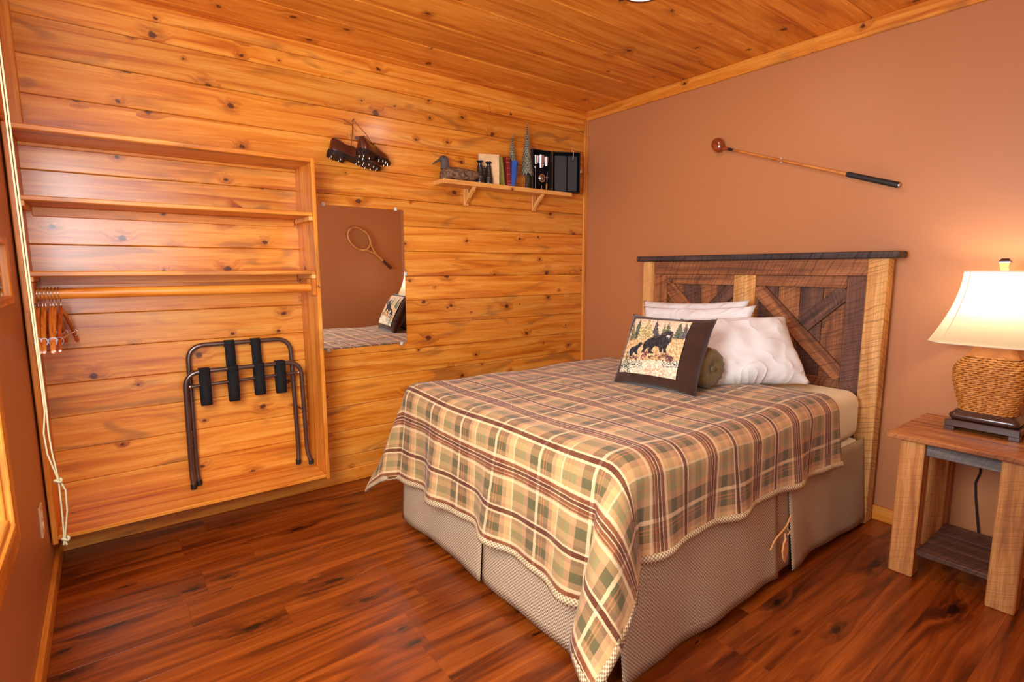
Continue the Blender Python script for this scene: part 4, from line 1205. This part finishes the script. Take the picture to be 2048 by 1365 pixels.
MB().loft(rings).build('body', m_bark, dk, smooth=True)
hd = MB()
neck = [(-1.262, 0.066, 0.030), (-1.262, 0.084, 0.025), (-1.264, 0.100, 0.024), (-1.268, 0.114, 0.027), (-1.272, 0.128, 0.027), (-1.272, 0.139, 0.020), (-1.272, 0.145, 0.008)]
hd.loft([[Vector((x+r*1.12*math.cos(a), dy+r*0.82*math.sin(a), SHZ+z)) for a in [k*2*PI/20 for k in range(20)]] for x, z, r in neck])
hd.build('head', m_dhd, dk, smooth=True)
bill = [(-1.285, 0.124, 0.013, 0.012), (-1.302, 0.117, 0.011, 0.010), (-1.320, 0.106, 0.012, 0.007), (-1.336, 0.096, 0.013, 0.005), (-1.345, 0.089, 0.010, 0.004)]
MB().loft([[Vector((x, dy+ry*math.cos(a), SHZ+z+rz*math.sin(a))) for a in [k*2*PI/14 for k in range(14)]] for x, z, ry, rz in bill]).build('bill', m_dhd, dk, smooth=True)
for s in (-1, 1):
    MB().lathe([(0.0005, dy+s*0.0225), (0.003, dy+s*0.0215), (0.0035, dy+s*0.019)], 10, (-1.283, 0, SHZ+0.128), 'Y').build('eye', m_blkrub, dk, smooth=True)

# ---- binoculars
bn = thing('binoculars', 'old black binoculars standing between the duck decoy and the books', 'binoculars', (-0.985, -0.085, SHZ))
m_bin = flat('black_lacquer_metal', srgb(26, 25, 26), 0.3, coat=0.4)
m_brs = flat('worn_brass_edge', srgb(110, 84, 60), 0.35, metal=0.6)
for bx in (-1.024, -0.957):
    b_ = MB().lathe([(0.001, 0), (0.028, 0), (0.029, 0.003), (0.029, 0.010), (0.0275, 0.012), (0.027, 0.040), (0.0265, 0.043), (0.024, 0.050), (0.019, 0.085), (0.0185, 0.090), (0.0185, 0.104), (0.017, 0.106), (0.017, 0.112), (0.012, 0.114)], 24, (bx, -0.088, SHZ)).build('barrel', m_bin, bn, smooth=True, angle=35)
    MB().lathe([(0.0274, 0.0405), (0.0280, 0.0405), (0.0280, 0.0425), (0.0274, 0.0425)], 24, (bx, -0.088, SHZ)).build('band', m_brs, b_)
    MB().lathe([(0.0115, 0.112), (0.0125, 0.118), (0.013, 0.126), (0.016, 0.130), (0.0205, 0.135), (0.021, 0.139), (0.017, 0.141), (0.008, 0.138)], 24, (bx, -0.088, SHZ)).build('eyepiece', m_bin, b_, smooth=True, angle=40)
xm = (-1.024-0.957)/2
for z in (0.046, 0.096):
    box('bridge', (xm-0.022, -0.092, SHZ+z-0.004), (xm+0.022, -0.084, SHZ+z+0.004), m_bin, bn, 0.002)
tube('focus_shaft', [(xm, -0.088, SHZ+0.040), (xm, -0.088, SHZ+0.112)], 0.004, m_bin, bn, 10)
MB().lathe([(0.002, 0.074), (0.009, 0.075), (0.009, 0.084), (0.002, 0.085)], 16, (xm, -0.088, SHZ)).build('focus_wheel', m_bin, bn, smooth=True, angle=35)

# ---- books
m_pages = flat('aged_pages', srgb(222, 190, 140), 0.9, noise=0.08, nscale=200)
def book(label, w, d, h, M_, mcover, group='old books on the wall shelf', spine_bands=None):
    """local: spine faces -Y, thickness along X, height along Z; base at origin"""
    o = thing('book', label, 'book', M_.translation, group)
    def bl(lo, hi, nm, mat, bev=0.001, par=o):
        return MB().box(lo, hi, bev).xform(M_).build(nm, mat, par)
    th = 0.0025
    bl((-w/2, 0, 0), (-w/2+th, d, h), 'cover_board', mcover); bl((w/2-th, 0, 0), (w/2, d, h), 'cover_board', mcover)
    n = 8
    arc = [(-w/2+(w)*k/n, -0.004*math.sin(PI*k/n)) for k in range(n+1)]
    sp = MB().prism(arc+[(w/2, 0.002), (-w/2, 0.002)], 'Z', 0, h).xform(M_).build('spine', mcover, o)
    bl((-w/2+th, 0.002, 0.003), (w/2-th, d-0.003, h-0.003), 'page_block', m_pages, 0)
    for z0, z1, mt in (spine_bands or []):
        MB().prism([(a, b-0.0006) for a, b in arc]+[(w/2, 0.0), (-w/2, 0.0)], 'Z', z0*h, z1*h).xform(M_).build('spine_band', mt, sp)
    return o, sp
def at(x, y, z, rz=0, rx=0, ry=0): return Matrix.Translation((x, y, z)) @ Euler((math.radians(rx), math.radians(ry), math.radians(rz)), 'XYZ').to_matrix().to_4x4()
m_tanb = flat('faded_tan_cloth', srgb(226, 186, 138), 0.85, noise=0.12, nscale=18)
m_grn = flat('olive_green_cloth', srgb(124, 120, 44), 0.8, noise=0.1, nscale=40)
m_red = flat('dark_red_leather', srgb(126, 30, 30), 0.4, noise=0.15, nscale=60)
m_gilt = flat('gilt_line', srgb(206, 140, 96), 0.35)
m_blu = flat('bright_blue_cloth', srgb(52, 92, 176), 0.75, noise=0.1, nscale=50)
m_ink = flat('navy_ink', srgb(24, 36, 84), 0.7)
# tan book: its front board faces the room, spine to the left, leaning a little
book('large faded tan book showing its front cover beside the binoculars', 0.026, 0.132, 0.192, at(-1.000, -0.040, SHZ, rz=-112), m_tanb)
book('slim olive green book between the tan and red books', 0.020, 0.095, 0.182, at(-0.846, -0.106, SHZ, rz=4, ry=-7), m_grn)
book('dark red leather book with gilt lines on its spine', 0.034, 0.095, 0.186, at(-0.806, -0.110, SHZ, rz=3, ry=-4), m_red,
     spine_bands=[(0.06, 0.075, m_gilt), (0.16, 0.17, m_gilt), (0.40, 0.41, m_gilt), (0.60, 0.61, m_gilt), (0.80, 0.81, m_gilt), (0.92, 0.935, m_gilt)])
bo_, bsp = book('bright blue book leaning against the red book', 0.032, 0.085, 0.170, at(-0.776, -0.118, SHZ, rz=16, ry=12), m_blu)
MB_ = at(-0.776, -0.118, SHZ, rz=16, ry=12)
for (x0, z0, x1, z1) in ((-0.008, 0.150, 0.008, 0.1525), (-0.008, 0.142, 0.008, 0.1445), (-0.001, 0.142, 0.0015, 0.152), (-0.008, 0.130, 0.008, 0.1325), (-0.008, 0.122, -0.0055, 0.132), (0.0055, 0.122, 0.008, 0.132), (-0.008, 0.114, 0.008, 0.1165)):
    MB().box((x0, -0.0056, z0), (x1, -0.0036, z1)).xform(MB_).build('title_mark', m_ink, bsp)

# ---- two metal pine trees
t = NT('verdigris_metal'); nz = t.noise(t.objcoord(), 120, 4, 0.7)
m_verd = t.fin(t.mix(t.maprange(nz, 0.35, 0.65, 0, 1), srgb(96, 100, 82), srgb(184, 184, 160)), 0.5, 0.4, 0.15)
m_trunk = flat('dark_bark_resin', srgb(48, 38, 34), 0.6, bump=0.8, nscale=60, noise=0.25)
def pine(label, x, y, h, trunk_h, rbase, tiers, seed):
    o = thing('pine_tree_figurine', label, 'figurine', (x, y, SHZ), 'pine tree figurines on the wall shelf')
    rr = random.Random(seed)
    tube('trunk', [(x, y, SHZ+0.005), (x+0.001, y, SHZ+trunk_h*0.5), (x, y, SHZ+trunk_h), (x, y, SHZ+h-0.01)], [0.014, 0.012, 0.010, 0.002], m_trunk, o, 10)
    MB().lathe([(0.001, 0), (0.036, 0), (0.036, 0.006), (0.030, 0.010), (0.012, 0.012)], 20, (x, y, SHZ)).build('base', m_trunk, o, smooth=True, angle=40)
    f = MB()
    for i in range(tiers):
        s = i/(tiers-1)
        z = SHZ+trunk_h+ (h-trunk_h)*(0.02+0.94*s)
        r = rbase*(1-s)**0.85+0.004
        n = 11 if s < 0.7 else 7
        for k in range(n):
            a = 2*PI*(k+0.5*(i % 2))/n + rr.uniform(-.1, .1)
            d = Vector((math.cos(a), math.sin(a), 0)); sd = Vector((-d.y, d.x, 0))
            wd = r*0.28+0.001; dr = r*0.55+0.004
            c0 = Vector((x, y, z+r*0.45)); 
            tip = c0+d*r+Vector((0, 0, -dr-r*0.25))
            mid = c0+d*(r*0.55)+Vector((0, 0, -dr*0.35))
            v = [c0+sd*0.002, c0-sd*0.002, mid-sd*wd, mid+Vector((0, 0, 0.003)), mid+sd*wd, tip]
            f.add(v, [(0, 1, 2, 3), (0, 3, 4), (3, 2, 5), (3, 5, 4)])
    f.build('branches', m_verd, o, fix=False)
    MB().lathe([(0.004, 0), (0.003, 0.006), (0.0005, 0.018)], 8, (x, y, SHZ+h-0.018)).build('tip', m_verd, o)
    return o
pine('shorter grey-green metal pine tree behind the blue book', -0.742, -0.055, 0.350, 0.085, 0.040, 17, 1)
pine('taller grey-green metal pine tree beside the open black case', -0.632, -0.075, 0.438, 0.100, 0.046, 21, 2)

# ---- open travel bar case
oc = thing('travel_bar_case', 'open black travel bar case with steel cups and tools', 'case', (-0.41, -0.06, SHZ))
m_case = flat('black_leatherette', srgb(22, 21, 22), 0.55, bump=0.3, nscale=150)
m_felt = flat('black_felt', srgb(14, 14, 15), 0.95, spec=0.1)
m_felt2 = flat('charcoal_panel', srgb(50, 52, 54), 0.7)
def tray(M_, w, h, d, nm, walls):
    """open box: back at y=d, open towards -y; x 0..w, z 0..h"""
    th = 0.006
    o = MB().box((0, d-th, 0), (w, d, h), 0.002).xform(M_).build(nm, m_case, oc)
    for lo, hi in (((0, 0, 0), (th, d-th, h)), ((w-th, 0, 0), (w, d-th, h)), ((th, 0, 0), (w-th, d-th, th)), ((th, 0, h-th), (w-th, d-th, h))):
        MB().box(lo, hi, 0.0015).xform(M_).build('case_wall', m_case, o)
    MB().box((th, d-th-0.002, th), (w-th, d-th, h-th)).xform(M_).build('lining', m_felt, o)
    return o
CH = 0.280
Ml = at(-0.562, -0.050, SHZ, rz=-3)
tl_o = tray(Ml, 0.166, CH, 0.040, 'case_lid', True)
Mr = at(-0.392, -0.062, SHZ, rz=-27)
tr_o = tray(Mr, 0.205, CH, 0.058, 'case_body', True)
for x0, x1 in ((0.024, 0.112), (0.120, 0.190)):
    MB().box((x0, 0.022, 0.012), (x1, 0.050, CH-0.022), 0.004).xform(Mr).build('compartment', m_felt2, tr_o)
# hinge, latch, tag
tube('hinge', [(-0.394, -0.064, SHZ+0.01), (-0.394, -0.064, SHZ+CH-0.01)], 0.003, m_brs, oc, 8)
MB().box((0.203, -0.004, 0.135), (0.208, 0.016, 0.160), 0.001).xform(Mr).build('latch', m_chrome, oc)
MB().box((0.205, -0.016, 0.140), (0.213, 0.004, 0.156), 0.002).xform(Mr).build('latch', m_chrome, oc)
MB().tube([Mr @ Vector((0.138, -0.004, CH+0.012)), Mr @ Vector((0.150, -0.006, CH-0.002)), Mr @ Vector((0.150, -0.008, CH-0.03)), Mr @ Vector((0.146, -0.008, CH-0.055))], 0.0016, 6).build('tag_string', m_white, oc)
# cups and tools in the lid
def cup(cx, cz_, r, h, nm='steel_cup'):
    MB().lathe([(0.001, 0), (r*0.82, 0.001), (r*0.84, h*0.1), (r*0.9, h*0.5), (r, h), (r*0.93, h), (r*0.85, h*0.5), (0.001, h*0.3)], 20, (cx, 0.020, cz_)).xform(Ml).build(nm, m_chrome, tl_o, smooth=True, angle=50)
cup(0.085, 0.190, 0.028, 0.055); cup(0.085, 0.160, 0.023, 0.028)
cup(0.040, 0.200, 0.018, 0.040); cup(0.040, 0.182, 0.015, 0.020)
cup(0.132, 0.198, 0.018, 0.042); cup(0.132, 0.176, 0.015, 0.022)
MB().lathe([(0.022, 0.006), (0.028, 0.005), (0.030, 0.009), (0.028, 0.013), (0.022, 0.012), (0.022, 0.006)], 24, (0.088, 0, 0.092), 'Y').xform(Ml).build('strainer_rim', m_chrome, tl_o, smooth=True)
sp_ = MB()
for k in range(5): sp_.tube([Vector((0.088+(0.004+0.0045*k)*math.cos(a), 0.009, 0.092+(0.004+0.0045*k)*math.sin(a))) for a in [i*2*PI/18 for i in range(18)]], 0.0012, 5, closed=True)
sp_.xform(Ml).build('strainer_coil', m_chrome, tl_o)
MB().tube([Vector((0.026, 0.004, 0.01)), Vector((0.028, 0.006, 0.09)), Vector((0.026, 0.006, 0.15))], 0.0022, 8).xform(Ml).build('bar_spoon', m_chrome, tl_o)
MB().lathe([(0.001, 0.148), (0.006, 0.152), (0.008, 0.160), (0.006, 0.170), (0.001, 0.173)], 12, (0.026, 0.008, 0)).xform(Ml).build('spoon_bowl', m_chrome, tl_o, smooth=True)
MB().tube([Vector((0.125, 0.006, 0.012)), Vector((0.128, 0.006, 0.055))], [0.005, 0.0065], 10).xform(Ml).build('opener_handle', flat('amber_handle', srgb(212, 130, 30), 0.3), tl_o, smooth=True)
MB().tube([Vector((0.128, 0.006, 0.055)), Vector((0.130, 0.006, 0.100)), Vector((0.134, 0.006, 0.140))], [0.0025, 0.003, 0.0015], 8).xform(Ml).build('opener_blade', m_chrome, tl_o)
MB().box((0.122, 0.005, 0.098), (0.142, 0.008, 0.103), 0.001).xform(Ml).build('opener_guard', m_chrome, tl_o)
MB().prism([(0.075, 0.006), (0.086, 0.006), (0.083, 0.042), (0.078, 0.042)], 'Y', 0.004, 0.007).xform(Ml).build('knife_blade', m_chrome, tl_o)

# ------------------------------------------------------------------ golf shoes hung by their laces
m_shoe = flat('brown_polished_leather', srgb(82, 38, 24), 0.25, coat=0.5, noise=0.3, nscale=14)
m_sole = flat('dark_sole_leather', srgb(36, 19, 12), 0.55, spec=0.3, noise=0.2, nscale=40)
m_lace = flat('waxed_brown_lace', srgb(88, 52, 26), 0.6)
m_nail = flat('nail_steel', srgb(120, 100, 80), 0.35, metal=0.8)
def shoe(label, M_, seed):
    o = thing('golf_shoe', label, 'shoe', M_.translation, 'pair of hanging golf shoes')
    L_ = 0.288
    def hw(s):      # half width of the sole at s in 0..1
        k = [(0, .012), (.03, .024), (.10, .032), (.22, .0325), (.38, .029), (.52, .033), (.68, .043), (.78, .043), (.90, .033), (.97, .018), (1.0, .006)]
        for (a, b), (c, d) in zip(k[:-1], k[1:]):
            if s <= c: return b+(d-b)*(s-a)/(c-a)
        return .006
    def top(s):
        k = [(0, .054), (.03, .070), (.08, .076), (.16, .068), (.26, .058), (.36, .060), (.44, .064), (.55, .058), (.70, .048), (.85, .041), (.94, .032), (1, .014)]
        for (a, b), (c, d) in zip(k[:-1], k[1:]):
            if s <= c: return b+(d-b)*(s-a)/(c-a)
        return .016
    S_ = [0, .015, .04, .08, .14, .22, .30, .38, .46, .54, .62, .70, .78, .86, .92, .96, .985, 1.0]
    rings = []
    for s in S_:
        w, h = hw(s), top(s); ring = []
        for k in range(22):
            a = 2*PI*k/22
            ca, sa = math.cos(a), math.sin(a)
            ww = w*(1.04 if sa < 0.3 else 1.04-0.45*(sa-0.3)*(1 if s < 0.5 else 0.75))
            z = 0.002+h*max(0, sa)**0.85 if sa > 0 else 0.002+0.0*sa
            ring.append(Vector((s*L_, ww*math.copysign(abs(ca)**0.75, ca), z)))
        rings.append(ring)
    up_ = MB().loft(rings).xform(M_).build('upper', m_shoe, o, smooth=True, angle=70)
    sm_ = up_.modifiers.new('s', 'SUBSURF'); sm_.levels = 1; sm_.render_levels = 1
    # sole plate
    def outline(extra, s0=0.0, s1=1.0, n=26):
        q = []
        for i in range(n+1):
            s = s0+(s1-s0)*i/n; q.append((s*L_+(extra if i == n else (-extra if i == 0 else 0)), hw(s)+extra))
        return q + [(x, -y) for x, y in q[::-1]]
    so_ = MB().prism(outline(0.0045), 'Z', -0.008, 0.002).xform(M_).build('sole', m_sole, o)
    MB().prism(outline(0.004, 0.0, 0.30, 12), 'Z', -0.028, -0.008).xform(M_).build('heel', m_sole, o)
    # spikes
    def spike(x, y, z):
        MB().lathe([(0.0042, z), (0.0042, z-0.0015), (0.0018, z-0.003), (0.0004, z-0.009)], 8, (x, y, 0)).xform(M_).build('spike', m_chrome, so_)
    for s, f in ((.55, .6), (.55, -.6), (.64, .75), (.64, -.75), (.66, 0), (.74, .75), (.74, -.75), (.84, .7), (.84, -.7), (.93, .45), (.93, -.45)): spike(s*L_, f*hw(s), -0.008)
    for s, f in ((.06, .5), (.06, -.5), (.22, .6), (.22, -.6)): spike(s*L_, f*hw(s), -0.028)
    # seams: toe cap and quarter line
    def seam(s, nm):
        i = max(1, min(len(S_)-2, min(range(len(S_)), key=lambda q: abs(S_[q]-s))))
        MB().tube([p + Vector((0, (0.0012 if p.y > 0 else -0.0012), 0.001)) for p in rings[i][:12]], 0.0010, 5).xform(M_).build(nm, m_lace, o, smooth=True)
    seam(.78, 'toe_cap_seam'); seam(.46, 'quarter_seam')
    # collar: dark opening with a rolled rim
    ss = list(np.linspace(0.025, 0.43, 12))
    rim = [Vector((s*L_, 0.45*hw(s), top(s)-0.001)) for s in ss] + [Vector((s*L_, -0.45*hw(s), top(s)-0.001)) for s in ss[::-1]]
    MB().tube(rim, 0.0022, 6, closed=True).xform(M_).build('collar', m_shoe, o, smooth=True)
    return o
# first shoe: toe to the right, tipped down, sole turned to the room
def shoe_frame(heel, toe, upv):
    ex = (Vector(toe)-Vector(heel)).normalized(); uz = Vector(upv); uz = (uz-ex*uz.dot(ex)).normalized(); ey = uz.cross(ex)
    return Matrix(((ex.x, ey.x, uz.x, heel[0]), (ex.y, ey.y, uz.y, heel[1]), (ex.z, ey.z, uz.z, heel[2]), (0, 0, 0, 1)))
shoe('brown spiked golf shoe hanging lower and behind, toe tipped down', shoe_frame((-1.968, -0.055, 1.868), (-1.702, -0.075, 1.803), (0.0, 0.10, 1)), 1)
shoe('brown spiked golf shoe hanging in front, heel towards the room', shoe_frame((-1.850, -0.190, 1.868), (-1.660, -0.050, 1.845), (0.0, 0.0, 1)), 2)
lc = thing('shoelace', 'thin brown shoelace tied to a nail above the golf shoes', 'shoelace', (-1.81, -0.03, 1.95))
tube('nail', [(-1.812, -0.001, 2.053), (-1.814, -0.035, 2.058)], 0.0022, m_nail, lc, 8)
tube('lace', [(-1.836, -0.030, 1.905), (-1.826, -0.028, 1.96), (-1.822, -0.03, 2.02), (-1.815, -0.03, 2.055), (-1.800, -0.04, 2.03), (-1.775, -0.10, 1.970), (-1.757, -0.125, 1.925)], 0.0018, m_lace, lc, 6)
tube('lace_end', [(-1.820, -0.03, 2.025), (-1.845, -0.035, 2.033), (-1.874, -0.03, 2.046)], 0.0014, m_lace, lc, 6)
tube('lace_end', [(-1.820, -0.03, 2.022), (-1.845, -0.032, 2.024), (-1.872, -0.03, 2.026)], 0.0014, m_lace, lc, 6)
tube('lace_end', [(-1.822, -0.03, 2.015), (-1.806, -0.04, 1.995)], 0.0014, m_lace, lc, 6)
tube('lace_end', [(-1.824, -0.03, 1.98), (-1.838, -0.035, 1.968)], 0.0014, m_lace, lc, 6)
